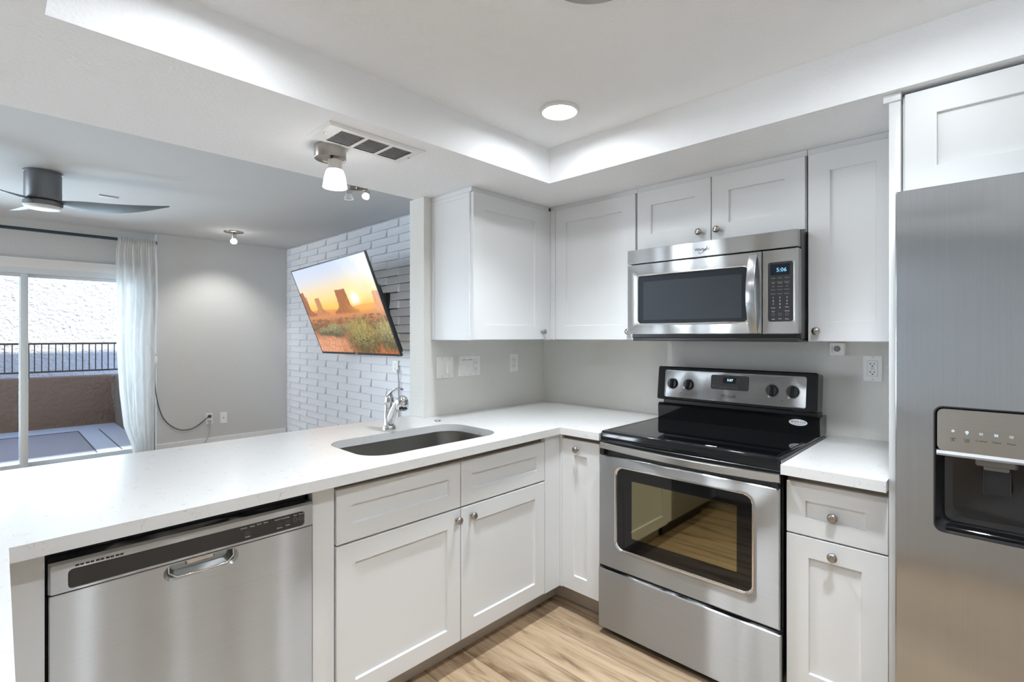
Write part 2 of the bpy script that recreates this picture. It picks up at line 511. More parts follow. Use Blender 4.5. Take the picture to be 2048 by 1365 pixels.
# wall behind the camera, with a made-up window added for fill light
b = MB()
b.box(-4.7, -4.5, SY - 0.1, SY, FL, LC); b.box(-3.0, EX, SY - 0.1, SY, FL, LC)
b.box(-4.5, -3.0, SY - 0.1, SY, FL, 0.65); b.box(-4.5, -3.0, SY - 0.1, SY, 2.35, LC)
struct(b, 'wall_back', 'wall_paint_grey')
b = MB(front_n(-4.5, SY + 0.0))
b.rings([(0, 1.5, .65, 2.35, .001, .08), (0, 1.5, .65, 2.35, .001, .02), (.05, 1.45, .70, 2.30, .001, .02), (.05, 1.45, .70, 2.30, .001, .08)], cap0=False, cap1=False, n=1)
b.box(.72, .78, .7, 2.3, .02, .08)
w2 = struct(b, 'window_added', 'frame_white', 'made-up window behind the camera, added for the fill light')
# living room walls
struct(MB().box(WX - 0.1, WX, -1.255, BY, FL, LC), 'wall_far', 'wall_paint_grey', 'plain grey living room wall beside the patio door')
b = MB()
DY0, DY1, DZ = -4.3, -1.335, 1.986
b.box(DX - 0.1, DX, SY, DY0, FL, LC); b.box(DX - 0.1, DX, DY1, -1.255, FL, LC); b.box(DX - 0.1, DX, DY0, DY1, DZ, LC)
struct(b, 'wall_west', 'wall_paint_grey', 'grey wall over the patio door')

# wall of raised bricks: every brick face is twisted so that one lower corner stands proud
def brick_wall():
    b = MB()
    b.box(-4.56, -0.125, BY, BY + 0.1, FL, LC)
    L, H = 0.491, 0.0768
    z0 = 1.363 - 0.0768 * 18
    for row in range(-1, 34):
        za, zb = z0 + row * H, z0 + (row + 1) * H
        za, zb = max(za, FL), min(zb, LC)
        if zb - za < 0.01: continue
        x = -4.071 - 2 * L if row % 2 == 0 else -3.865 - 2 * L
        while x < -0.13:
            xa, xb = max(x, WX), min(x + L, -0.127)
            x += L
            if xb - xa < 0.03: continue
            g = 0.0015
            rnd = random.Random(row * 991 + int(xa * 100))
            d = [0.007, 0.025, 0.012, 0.006] if rnd.random() < 0.75 else [0.009, 0.018, 0.013, 0.008]
            k = 0.004
            A = [(xa + g, BY, za + g), (xb - g, BY, za + g), (xb - g, BY, zb - g), (xa + g, BY, zb - g)]
            B = [(xa + k, BY - d[0], za + k), (xb - k, BY - d[1], za + k), (xb - k, BY - d[2], zb - k * .5), (xa + k, BY - d[3], zb - k * .5)]
            b.loops([A, B], cap0=False)
    struct(b, 'wall_brick', 'brick_paint', 'pale wall of raised painted bricks behind the television', smooth=False)
brick_wall()
b = MB(front_w(WX, 0)); b.rings([(-1.262, BY - .022, FL, .150, .001, 0), (-1.262, BY - .022, FL, .150, .001, .010), (-1.262, BY - .022, FL, .143, .001, .014)], n=1)
struct(b, 'baseboard_far', 'trim_white', 'white baseboard under the grey living room wall')

# patio door
door = thing('door_1', (DX, -2.8, FL), 'white framed sliding glass patio door', 'door'); door['kind'] = 'structure'
b = MB()
xf0, xf1 = DX - 0.09, DX + 0.012
b.box(xf0, xf1, DY0, DY1, 1.935, 1.99); b.box(xf0, xf1, DY1 - 0.05, DY1, FL, 1.935); b.box(xf0, xf1, DY0, DY0 + 0.05, FL, 1.935); b.box(xf0, xf1, DY0, DY1, FL, 0.075)
b.build('door_frame', 'frame_white', door)
b = MB(); b.box(DX, DX + 0.022, DY0 - .07, DY1 + .07, 1.99, 2.08, 0.002); b.box(DX, DX + 0.03, DY0 - .08, DY1 + .075, 2.072, 2.084, 0.001)
b.box(DX, DX + 0.018, DY1, DY1 + .065, FL, 1.99)
b.build('casing', 'trim_white', door)
def sash(y0, y1, x, name):
    s = 0.055
    b = MB(); b.box(x - .02, x + .02, y0, y0 + s, .075, 1.935, .002); b.box(x - .02, x + .02, y1 - s, y1, .075, 1.935, .002)
    b.box(x - .02, x + .02, y0 + s, y1 - s, .075, .115, .002); b.box(x - .02, x + .02, y0 + s, y1 - s, 1.90, 1.935, .002)
    f = b.build(name, 'frame_white', door)
    g = MB(); g.box(x - .003, x + .003, y0 + s, y1 - s, .115, 1.90)
    g.build('glass_pane', 'window_glass', f, smooth=False)
sash(-2.327, DY1 - 0.05, DX - 0.06, 'sliding_sash')
sash(DY0 + .05, -2.265, DX - 0.02, 'fixed_sash')

# outside
struct(MB().box(-10.6, DX - .1, -9, -1.1, -.1, .03), 'patio', 'patio_concrete', 'concrete patio outside the sliding door')
b = MB(); b.box(-7.40, -6.90, -9, -1.23, .03, .036); b.box(-6.90, -4.68, -1.46, -1.23, .03, .036); b.box(-6.90, -4.68, -1.68, -1.475, .03, .036)
struct(b, 'trim_1', 'patio_border', 'paler concrete border strips of the patio')
b = MB(); b.box(-6.90, -4.68, -1.475, -1.46, .03, .0365); b.box(-6.90, -4.68, -1.692, -1.68, .03, .0365); b.box(-6.90, -6.888, -9, -1.69, .03, .0365)
struct(b, 'trim_2', 'patio_joint', 'dark joints between the concrete strips of the patio')
b = MB(); b.box(-7.72, -7.40, -9, -1.0, -.1, .745, .012); b.box(-7.40, DX - .1, -1.22, -1.0, -.1, .745, .012)
struct(b, 'wall_patio', 'stucco_brown', 'low brown stucco wall around the patio')
struct(MB().box(-11.0, -10.6, -16, 6, -3, 7), 'wall_neighbour', 'stucco_white', 'tall sunlit white stucco wall across the patio')
b = MB(); b.box(DX - .2, DX - .1, -9, 1.0, LC, 5.2); b.box(DX - .2, DX - .1, -9, SY - .1, -.1, LC); b.box(DX - .2, EX + .3, -9, 1.0, 5.1, 5.2)  # unseen upper walls and roof, sized to throw the house shadow
b.box(DX - .2, DX - .1, BY + .1, 1.0, -.1, LC); b.box(DX - .1, EX + .3, BY + .2, BY + .3, -.1, 5.2)
struct(b, 'wall_house', 'house_stucco', 'unseen upper walls and roof of the house, sized to shade the patio')
rl = thing('metal_railing', (-7.5, -2.4, .745), 'dark brown metal railing on top of the low patio wall', 'railing')
b = MB(); b.box(-7.515, -7.485, -8.6, -1.06, 1.21, 1.235, .002); b.build('top_rail', 'iron_brown', rl)
b = MB(); b.box(-7.512, -7.488, -8.6, -1.06, .815, .838, .002); b.build('bottom_rail', 'iron_brown', rl)
for i in range(28):
    y = -1.214 - .0733 * i
    MB().box(-7.506, -7.494, y - .006, y + .006, .838, 1.21).build('baluster', 'iron_brown', rl)
for y in (-1.10, -2.16, -4.4):
    MB().box(-7.516, -7.484, y - .016, y + .016, .745, 1.21).build('post', 'iron_brown', rl)

# ================================================================== CABINETS
DT = 0.02
def shaker(M, u0, u1, v0, v1, name, parent, fw=0.072, w0=0.0, mat='cabinet_white'):
    """door or drawer front: frame with a sunk flat panel"""
    t = w0 + DT
    b = MB(M)
    b.rings([(u0, u1, v0, v1, .0008, w0), (u0, u1, v0, v1, .0008, t - .0015), (u0 + .0015, u1 - .0015, v0 + .0015, v1 - .0015, .0008, t),
             (u0 + fw, u1 - fw, v0 + fw, v1 - fw, .0008, t), (u0 + fw + .0025, u1 - fw - .0025, v0 + fw + .0025, v1 - fw - .0025, .0008, t - .009)], n=1)
    return b.build(name, mat, parent)
def knob(M, u, v, parent, w0=DT):
    b = MB(M)
    b.lathe([(.0075, w0), (.0075, w0 + .002), (.005, w0 + .004), (.005, w0 + .013), (.0085, w0 + .016), (.0142, w0 + .019), (.0148, w0 + .022), (.0128, w0 + .026), (.007, w0 + .0285), (.001, w0 + .029)], c=(u, v, 0), n=24)
    return b.build('knob', 'nickel', parent, angle=50)

# --- upper cabinets
UZ0, UZ1 = 1.318, 2.034
Mw = front_w(.31, 0)
c = thing('wall_cabinet', (0.15, -.62, UZ0), 'white wall cabinet on the short wall, left of the inner corner, over the light switches', 'cabinet')
b = MB(); b.box(.001, .31, -.906, -.002, UZ0, UZ1 + .003); b.build('body', 'cabinet_white', c)
d = shaker(Mw, -.904, -.386, UZ0 + .002, UZ1, 'door', c, .074); knob(Mw, -.403, 1.362, d)
b = MB(); b.box(.29, .327, -.384, -.3275, UZ0, UZ1 + .003); b.build('corner_filler', 'cabinet_white', c)
b = MB(); b.box(.001, .318, -.908, -.33, UZ1 + .003, SZ - .001); b.build('top_trim', 'cabinet_white', c)
b = MB(); b.rings([(.004, .306, UZ0 + .002, UZ1, .001, 0), (.004, .306, UZ0 + .002, UZ1, .001, .004), (.020, .300, UZ0 + .004, UZ1 - .02, .001, .004), (.021, .299, UZ0 + .005, UZ1 - .021, .001, .0015)], n=1)
b.bm.transform(front_n(0, -.906)); b.build('side_panel', 'cabinet_white', c)
Mn = front_n(0, -.31)
c = thing('wall_cabinet', (.6, -.15, UZ0), 'white wall cabinet right of the inner corner, left of the microwave', 'cabinet')
b = MB(); b.box(.312, .868, -.31, -.001, UZ0, UZ1 + .003); b.build('body', 'cabinet_shell', c)
d = shaker(Mn, .364, .865, UZ0 + .002, UZ1, 'door', c, .074); knob(Mn, .811 + .022, 1.360, d)
b = MB(); b.box(.3275, .361, -.327, -.29, UZ0, UZ1 + .003); b.build('corner_filler', 'cabinet_white', c)
b = MB(); b.box(.32, .87, -.318, -.001, UZ1 + .003, SZ - .001); b.build('top_trim', 'cabinet_white', c)
c = thing('wall_cabinet', (1.24, -.15, 1.75), 'short white two-door wall cabinet directly over the microwave', 'cabinet')
b = MB(); b.box(.872, 1.604, -.31, -.001, 1.745, UZ1 + .003); b.build('body', 'cabinet_shell', c)
d = shaker(Mn, .876, 1.2355, 1.752, UZ1, 'door', c, .072); knob(Mn, 1.188, 1.798, d)
d = shaker(Mn, 1.2395, 1.602, 1.752, UZ1, 'door', c, .072); knob(Mn, 1.267, 1.798, d)
b = MB(); b.box(.872, 1.606, -.318, -.001, UZ1 + .003, SZ - .001); b.build('top_trim', 'cabinet_white', c)
c = thing('wall_cabinet', (1.76, -.15, UZ0), 'tall narrow white wall cabinet between microwave and refrigerator panel', 'cabinet')
b = MB(); b.box(1.608, 1.902, -.31, -.001, UZ0, UZ1 + .003); b.build('body', 'cabinet_shell', c)
d = shaker(Mn, 1.6125, 1.900, UZ0 + .002, UZ1, 'door', c, .072); knob(Mn, 1.643, 1.358, d)
b = MB(); b.box(1.608, 1.903, -.318, -.001, UZ1 + .003, SZ - .001); b.build('top_trim', 'cabinet_white', c)
# --- tall panel and cabinet over the refrigerator
c = thing('end_panel', (1.92, -.3, FL), 'tall narrow white side panel standing left of the refrigerator', 'panel')
b = MB(); b.box(1.905, 1.933, -.65, -.001, FL, 2.035, .001); b.build('panel', 'cabinet_white', c)
b = MB(); b.box(1.892, 1.9345, -.655, -.60, 2.035, SZ - .001, .001); b.build('cap_trim', 'cabinet_white', c)
Mf = front_n(0, -.63)
c = thing('fridge_cabinet', (2.4, -.3, 1.75), 'white shaker cabinet high above the refrigerator', 'cabinet')
b = MB(); b.box(1.936, 2.885, -.63, -.001, 1.750, 2.05); b.build('body', 'cabinet_white', c)
shaker(Mf, 1.9425, 2.408, 1.753, 2.0475, 'door', c, .072); shaker(Mf, 2.412, 2.882, 1.753, 2.0475, 'door', c, .072)

# --- base cabinets
BZ0, BZ1 = .165, .857
TK = .160
Ms = front_w(.63, 0)
c = thing('sink_cabinet', (.35, -1.26, FL), 'white base cabinet under the sink with two doors and two false drawers', 'cabinet')
b = MB()
b.box(.10, .61, -1.765, -1.747, TK, .880); b.box(.10, .61, -.770, -.752, TK, .880); b.box(.10, .61, -1.747, -.770, TK, TK + .018); b.box(.10, .118, -1.747, -.770, TK + .018, .880)
b.box(.61, .63, -1.832, -1.762, TK, .880); b.box(.61, .63, -.757, -.655, TK, .880)
b.build('body', 'cabinet_white', c)
b = MB(); b.box(.615, .6295, -1.7615, -.7575, TK, .8805); b.build('face_frame', 'gap_shade', c)  # face frame coloured dark for the shade under the counter
for u0, u1, ku in ((-1.759, -1.2545, -1.275), (-1.2505, -.757, -1.201)):
    shaker(Ms, u0, u1, .681, .8545, 'false_drawer', c, .0585 if False else .056)
    d = shaker(Ms, u0, u1, BZ0, .6745, 'door', c, .064); knob(Ms, ku, .637, d)
b = MB(); b.box(.6305, .6495, -.754, -.6462, BZ0 - .003, .880); b.build('filler_strip', 'cabinet_white', c)
b = MB(); b.box(.63, .640, -1.832, -1.763, BZ0, .880); b.build('filler_strip', 'cabinet_white', c)
b = MB(); b.box(.535, .55, -1.832, -.545, FL, TK); b.build('toe_kick', 'toe_kick', c)
Mc = front_n(0, -.627)
c = thing('corner_cabinet', (.77, -.35, FL), 'narrow white base cabinet in the corner, left of the stove', 'cabinet')
b = MB(); b.box(.632, .876, -.627, -.02, TK, .880); b.build('body', 'gap_shade', c)
b = MB(); b.box(.6498, .6635, -.6455, -.6275, BZ0 - .003, .880); b.build('corner_filler', 'cabinet_white', c)
d = shaker(Mc, .6645, .874, BZ0 + .001, .860, 'door', c, .0685); knob(Mc, .754, .821, d)
b = MB(); b.box(.550, .880, -.549, -.534, FL, TK); b.build('toe_kick', 'toe_kick', c)
c = thing('drawer_cabinet', (1.77, -.3, FL), 'narrow white base cabinet with one drawer between stove and refrigerator', 'cabinet')
b = MB(); b.box(1.624, 1.904, -.627, -.02, TK, .880); b.build('body', 'gap_shade', c)
d = shaker(Mc, 1.6255, 1.903, .6835, .8545, 'drawer', c, .057); knob(Mc, 1.761, .761, d, DT - .009)
d = shaker(Mc, 1.6255, 1.903, BZ0, .6785, 'door', c, .066); knob(Mc, 1.762, .639, d)
b = MB(); b.box(1.624, 1.904, -.56, -.545, FL, TK); b.build('toe_kick', 'toe_kick', c)
c = thing('peninsula_cabinet', (.6, -2.8, FL), 'white base cabinet closing the peninsula left of the dishwasher', 'cabinet')
b = MB(); b.box(.02, 1.85, -3.05, -2.53, TK, .880); b.box(.02, .61, -2.53, -2.437, TK, .880); b.build('body', 'cabinet_white', c)
b = MB(); b.box(.61, .640, -2.515, -2.432, BZ0, .880); b.build('filler_strip', 'cabinet_white', c)
b = MB(); b.box(.02, 1.85, -3.0, -2.58, FL, TK); b.build('toe_kick', 'toe_kick', c)
b = MB(); b.box(-.10, .02, -3.05, -.957, FL, .880); b.build('back_panel', 'wall_paint_grey', c)

# --- worktops
def worktop(outer, hole, z0, z1, name, label):
    polys = [[Vector((x, y, 0)) for x, y in outer]] + ([[Vector((x, y, 0)) for x, y in hole]] if hole else [])
    tris = tessellate_polygon(polys)
    pts = [p for pl in polys for p in pl]
    b = MB()
    top = [b.v((p.x, p.y, z1)) for p in pts]; bot = [b.v((p.x, p.y, z0)) for p in pts]
    for t in tris:
        b.face([top[i] for i in t]); b.face([bot[i] for i in reversed(t)])
    s = 0
    for pl in polys:
        n = len(pl)
        for i in range(n):
            j = (i + 1) % n
            b.face([top[s + i], top[s + j], bot[s + j], bot[s + i]])
        s += n
    return tag(b.build(name, 'quartz', None, angle=30), label, 'countertop')
SX0, SX1, SY0, SY1 = .208, .572, -1.598, -.942
hole = rrect(SX0, SX1, SY0, SY1, .10, 10)
worktop([(-.121, -3.10), (1.9, -3.10), (1.9, -2.497), (.713, -2.489), (.670, -.667), (.882, -.664), (.882, -.001), (.001, -.001), (.001, -.956), (-.121, -.956)], hole, .8815, .914,
        'countertop', 'white speckled quartz countertop running around the sink and peninsula')
worktop([(1.620, -.692), (1.9045, -.694), (1.9045, -.001), (1.620, -.001)], None, .8815, .914, 'countertop', 'small white quartz countertop between stove and refrigerator')

# --- sink
c = thing('sink', (.39, -1.27, .7), 'undermount stainless steel sink bowl set in the white countertop', 'sink')
b = MB()
def sk(o, z, r): return (SX0 - o, SX1 + o, SY0 - o, SY1 + o, r, z)
b.rings([sk(.022, .879, .12), sk(.022, .8812, .12), sk(.003, .8812, .102), sk(.002, .872, .10), sk(-.006, .735, .095), sk(-.02, .708, .08), sk(-.045, .700, .06)], cap0=False, cap1=True, n=10)
b.build('bowl', 'steel_sink', c, angle=60)
b = MB(); b.lathe([(.043, .7005), (.043, .7035), (.034, .7035), (.030, .7015), (.002, .7015)], c=(.39, -1.27, 0)); b.build('drain', 'chrome', c)

# --- faucet
fx, fy, fz = .138, -1.246, .914
c = thing('faucet', (fx, fy, fz), 'chrome single-lever pull-out faucet behind the sink', 'faucet')
b = MB(); b.lathe([(.031, 0), (.031, .004), (.028, .010), (.0265, .016), (.0245, .019)], c=(fx, fy, fz), n=36); b.build('base_ring', 'chrome', c, angle=50)
b = MB(); b.lathe([(.0245, .019), (.0238, .05), (.0215, .09), (.0205, .118), (.0212, .124), (.0212, .127), (.0195, .131), (.019, .142), (.0165, .152), (.010, .158), (.001, .160)], c=(fx, fy, fz), n=36); b.build('body', 'chrome', c, angle=50)
P = [(.004, 0, .030), (.020, 0, .060), (.040, 0, .092), (.060, 0, .118), (.078, 0, .133), (.094, 0, .139)]
b = MB(); b.tube([(fx + x, fy + y, fz + z) for x, y, z in P], [.020, .0195, .018, .0165, .016, .015], n=20); b.build('spout', 'chrome', c, angle=60)
b = MB(); b.lathe([(.018, .098), (.024, .099), (.0265, .103), (.0268, .130), (.025, .142), (.019, .154), (.010, .161), (.001, .163)], c=(fx + .103, fy, fz), n=36); hd = b.build('spray_head', 'chrome', c, angle=50)
b = MB(); b.lathe([(.019, .096), (.019, .0985), (.001, .0985)], c=(fx + .103, fy, fz), n=28); b.build('nozzle', 'black_plastic', hd)
P = [(-.006, 0, .148), (.010, 0, .163), (.030, 0, .177), (.055, 0, .187), (.080, 0, .191), (.100, 0, .189)]
b = MB(); b.tube([(fx + x, fy + y, fz + z) for x, y, z in P], [.016, .014, .0115, .0105, .0105, .0085], n=14, flat=(1.0, .42)); b.build('lever', 'chrome', c, angle=60)
b = MB(); b.lathe([(.0185, 0), (.0185, .003), (.016, .0055), (.011, .0055), (.010, .0075), (.005, .0085), (.001, .0085)], c=(.130, -.954 - .012, .914), n=28)
tag(b.build('hole_cover', 'chrome', None), 'small round chrome cap set in the countertop beside the sink', 'cap')

# ================================================================== STOVE
st = thing('electric_stove', (1.25, -.35, FL), 'freestanding stainless steel stove with black glass cooktop', 'stove')
RX0, RX1 = .887, 1.612
b = MB(); b.box(.890, 1.614, -.640, -.03, .085, .884); b.build('body', 'black_satin', st)
for x, y in ((.93, -.58), (1.57, -.58), (.93, -.1), (1.57, -.1)):
    b = MB(); b.lathe([(.022, FL), (.022, FL + .012), (.012, FL + .014), (.012, .09)], c=(x, y, 0), n=16); b.build('foot', 'black_plastic', st)
# cooktop: rimmed glass
b = MB()
b.rings([(.884, 1.610, -.657, -.06, .012, .884), (.884, 1.610, -.657, -.06, .012, .918), (.888, 1.606, -.653, -.06, .010, .9255), (.896, 1.598, -.640, -.06, .008, .9265), (.905, 1.589, -.622, -.06, .008, .9235)])
ck = b.build('cooktop', 'black_gloss', st, angle=40)
b = MB(); b.slab(.905, 1.589, -.621, -.148, .9232, .9242, .006); b.build('glass', 'black_glass', ck)
b = MB(front_n(0, -.640)); b.slab(.888, 1.612, .8265, .884, 0, .024, .004); b.build('vent_trim', 'black_satin', st)
b = MB(); b.box(1.6105, 1.6165, -.655, -.07, .900, .919, .0015); b.build('side_trim', 'side_trim_grey', st)
# oven door
Mo = front_n(0, -.640)
b = MB(Mo)
b.rings([(RX0, RX1, .348, .825, .004, 0), (RX0, RX1, .348, .825, .004, .026), (RX0 + .004, RX1 - .004, .352, .821, .004, .030),
         (.966, 1.531, .431, .791, .036, .030), (.970, 1.527, .435, .787, .034, .0275)], cap1=False, n=8)
od = b.build('oven_door', 'steel_v', st, angle=18)
b = MB(Mo); b.rings([(.966, 1.531, .431, .791, .036, .0302), (.968, 1.529, .433, .789, .035, .0345), (.973, 1.524, .438, .784, .031, .0345), (.977, 1.520, .442, .780, .029, .027)], cap0=False, cap1=False, n=8)
b.build('window_trim', 'steel_lip', od, angle=60)
b = MB(Mo); b.rings([(.970, 1.527, .435, .787, .034, .022), (.970, 1.527, .435, .787, .034, .0280)], n=8); gw = b.build('window', 'black_glass', od)
b = MB(Mo); b.slab(1.047, 1.470, .500, .737, .0280, .0284, .004, .0002); b.build('inner_window', 'oven_tint', gw)
# bowed handle
P = []; ls = []
for i in range(25):
    t = i / 24; x = .905 + (1.6155 - .905) * t
    bow = .030 * (1 - (2 * t - 1) ** 2)
    y = -.690 - bow; zt = .8825 - .004 * t; zb = .8565 - .008 * t
    ls.append([(x, y, zb + .003), (x, y + .004, zb), (x, y + .014, zb), (x, y + .014, zt), (x, y + .004, zt), (x, y, zt - .003)])
b = MB(); b.loops(ls); hb = b.build('handle', 'steel_plain', od, angle=40)
for x in (.912, 1.596):
    b = MB(); b.box(x, x + .014, -.690, -.660, .830, .870); b.build('handle_mount', 'black_satin', od)
b = MB(Mo)
b.rings([(RX0 - .001, 1.616, .082, .336, .004, 0), (RX0 - .001, 1.616, .082, .336, .004, .031), (RX0 + .003, 1.612, .086, .332, .004, .035)])
dw_ = b.build('storage_drawer', 'steel_v', st)
b = MB(Mo); b.slab(RX0 + .002, 1.611, .322, .350, -.004, .014, .002); b.build('drawer_gap', 'slot_black', st)
# backguard
b = MB(); b.loops([[(x, -.147, .924), (x, -.150, .990), (x, -.140, 1.003), (x, -.04, 1.003), (x, -.04, .924)] for x in (.890, 1.611)]); b.build('backguard', 'black_gloss', st)
b = MB(); b.loops([[(x, -.118, 1.000), (x, -.118, 1.024), (x, -.05, 1.024), (x, -.05, 1.000)] for x in (.905, 1.598)]); b.build('backguard_neck', 'black_satin', st)
vv = Vector((0, .02, .165)).normalized()
Mp = frame((.887, -.16, 1.02), (1, 0, 0), vv)
b = MB(Mp)
b.rings([(0, .716, .002, .168, .010, -.085), (0, .716, .002, .168, .010, -.006), (.005, .711, .006, .163, .008, 0), (.030, .686, .012, .156, .008, 0)], n=4)
cp = b.build('control_housing', 'black_gloss', st)
b = MB(Mp); b.rings([(.041, .675, .0165, .150, .010, 0), (.041, .675, .0165, .150, .010, .0014), (.042, .674, .0175, .149, .009, .002)], n=5); fp = b.build('control_face', 'steel_v', cp)
for u, ang in ((.084, -.35), (.166, -.75), (.543, -.2), (.625, -.3)):
    b = MB(Mp); b.lathe([(.0285, .0016), (.0285, .0024), (.0275, .0024)], c=(u, .083, 0), n=32, cap0=False, cap1=False)
    b.lathe([(.0255, .002), (.0255, .005), (.0235, .009), (.021, .0125), (.001, .0130)], c=(u, .083, 0), n=36)
    k = b.build('knob', 'black_plastic', fp, angle=45)
    b = MB(Mp @ Matrix.Translation((u, .083, 0)) @ Matrix.Rotation(ang * .2, 4, 'Z')); b.slab(-.0055, .0055, -.022, .022, .012, .022, .003, .002); b.build('grip', 'black_gloss', k)
    b = MB(Mp @ Matrix.Translation((u, .083, 0)) @ Matrix.Rotation(ang - .2, 4, 'Z')); b.loops([[(-.007, -.0262, .0018), (.007, -.0262, .0018), (0, -.036, .0018)], [(-.007, -.0262, .003), (.007, -.0262, .003), (0, -.036, .003)]]); b.build('pointer', 'steel_lip', k)
    text('dial_mark', '▪', .010, Mp, u, .127, 'ink_grey', fp, .0024)
    text('dial_text', 'OFF', .006, Mp, u, .1165, 'ink_grey', fp, .0024)
for u in (.126, .585):
    b = MB(Mp); b.lathe([(.0026, .0018), (.0026, .003), (.001, .0032)], c=(u, .0415, 0), n=12); b.build('indicator', 'ink_red', fp)
    text('indicator_text', 'SURFACE ON', .0042, Mp, u, .030, 'ink_grey', fp, .0024)
b = MB(Mp); b.slab(.274, .446, .071, .138, .0015, .0034, .009, .001); dp = b.build('display_panel', 'dark_panel', fp)
b = MB(Mp); b.slab(.331, .389, .101, .128, .0034, .0038, .004, .0002); b.build('display', 'screen_dark', dp)
text('clock_digits', '5:07', .0155, Mp, .363, .1155, 'digit_white', dp, .0042)
for i in range(5): text('button_text', '▭', .012, Mp, .325 + .0165 * i, .0835, 'ink_grey', dp, .0038)
for u, v, s in ((.288, .126, '▴'), (.303, .124, '-'), (.288, .108, '▾'), (.303, .106, '-'), (.287, .086, '≡'), (.402, .118, '≡'), (.416, .126, '-'), (.434, .124, '-')): text('button_text', s, .009, Mp, u, v, 'ink_grey', dp, .0038)
for v in (.098, .083):
    b = MB(Mp); b.slab(.413, .427, v - .006, v + .006, .0034, .0040, .002, .0003); b.build('button', 'ink_black', dp)
text('logo', 'Whirlpool', .0185, Mp, .357, .0425, 'ink_black', fp, .0024, xs=.85)
b = MB(Mp); b.tube([(.357 + .030 * math.cos(a), .0415 + .0085 * math.sin(a) + .004 * math.cos(a), .0024) for a in [2 * PI * (.52 + .62 * i / 20) for i in range(21)]], .0004, n=5); b.build('logo_swirl', 'ink_black', fp)
b = MB(front_n(1.531, -.150, .9755) ); ls = []
for w in (0, .0008): ls.append([(.035 * math.cos(2 * PI * i / 36), .0135 * math.sin(2 * PI * i / 36), w) for i in range(36)])
b.loops(ls); sk_ = b.build('sticker', 'sticker_white', st)
Mt = front_n(1.531, -.150, .9755)
for i, ch in enumerate('AMERICA'): text('sticker_text', ch, .0135, Mt, -.0245 + .0082 * i, .0015, 'ink_red' if ch == 'E' else 'ink_navy', sk_, .0011, xs=.95)
b = MB(Mt); b.box(-.020, .020, -.0082, -.0070, .0008, .0011); b.build('sticker_line', 'ink_grey', sk_)

# ================================================================== MICROWAVE
mw = thing('microwave', (1.245, -.2, 1.33), 'stainless steel over-the-range microwave with dark glass door', 'microwave')
MY = -.434
b = MB(); b.box(.889, 1.6065, -.398, -.003, 1.330, 1.740); b.build('case', 'black_satin', mw)
b = MB(); b.box(.905, 1.600, -.420, -.05, 1.317, 1.333, .003); b.build('underside', 'black_plastic', mw)
Mm = front_n(0, MY + .036)
b = MB(Mm); b.slab(.885, 1.605, 1.6735, 1.738, 0, .036, .003, .002); vp = b.build('vent_panel', 'steel_v', mw)
text('logo', 'Whirlpool', .0175, Mm, 1.243, 1.7035, 'ink_black', vp, .0366, xs=.86)
b = MB(Mm); b.tube([(1.243 + .003 + .018 * math.cos(a), 1.7035 + .011 * math.sin(a) + .012 * math.cos(a), .0366) for a in [2 * PI * (.45 + .55 * i / 20) for i in range(21)]], .0009, n=5); b.build('logo_swirl', 'ink_black', vp)
b = MB(Mm); b.rings([(.885, 1.4775, 1.348, 1.668, .003, 0), (.885, 1.4775, 1.348, 1.668, .003, .034), (.887, 1.4755, 1.350, 1.666, .003, .036),
                     (.932, 1.432, 1.390, 1.621, .020, .036), (.940, 1.424, 1.398, 1.613, .015, .031)], cap1=False, n=6)
md = b.build('door', 'steel_v', mw)
b = MB(Mm); b.rings([(.9315, 1.4325, 1.3895, 1.6215, .020, .0362), (.934, 1.430, 1.392, 1.619, .019, .0385), (.938, 1.426, 1.396, 1.615, .016, .0385), (.9405, 1.4235, 1.3985, 1.6125, .015, .033)], cap0=False, cap1=False, n=6); b.build('window_trim', 'steel_lip', md, angle=60)
b = MB(Mm); b.rings([(.940, 1.424, 1.398, 1.613, .015, .025), (.940, 1.424, 1.398, 1.613, .015, .0335)], n=6); g = b.build('window', 'micro_glass', md)
b = MB(Mm); b.slab(.966, 1.403, 1.412, 1.587, .0335, .0339, .006, .0002); b.build('window_screen', 'micro_screen', g)
ls = []
for i in range(25):
    t = i / 24; z = 1.352 + (1.657 - 1.352) * t
    w = .037 + .004 + .036 * (1 - (2 * t - 1) ** 2)
    hw = .0145 + .001 * math.sin(PI * t)
    ls.append([(1.4475 - hw, z, w - .006), (1.4475 - hw, z, w - .001), (1.4475 - hw + .002, z, w), (1.4475 + hw - .002, z, w), (1.4475 + hw, z, w - .001), (1.4475 + hw, z, w - .006)])
b = MB(Mm); b.loops(ls); b.build('handle', 'steel_h', md, angle=40)
b = MB(Mm); b.rings([(1.4805, 1.6065, 1.348, 1.668, .003, 0), (1.4805, 1.6065, 1.348, 1.668, .003, .034), (1.4825, 1.6045, 1.350, 1.666, .003, .036),
                     (1.4965, 1.5925, 1.3905, 1.6255, .012, .036), (1.501, 1.588, 1.395, 1.621, .009, .0345)], n=5)
mp = b.build('control_panel', 'steel_v', mw)
b = MB(Mm); b.slab(1.501, 1.588, 1.395, 1.621, .0335, .0365, .008, .0006); kp = b.build('keypad', 'keypad', mp)
b = MB(Mm); b.slab(1.510, 1.578, 1.572, 1.613, .0365, .0370, .003, .0003); ds = b.build('display', 'screen_dark', kp)
text('clock_digits', '5:06', .021, Mm, 1.549, 1.590, 'digit_blue', ds, .0374)
for v in (1.560, 1.545, 1.540, 1.528, 1.516, 1.500):
    for u in (1.520, 1.5435, 1.568): text('key_text', random.choice(['Popcorn', 'Reheat', 'Potato', 'Defrost', 'Melt', 'Soften']), .0052, Mm, u, v, 'ink_grey', kp, .0368)
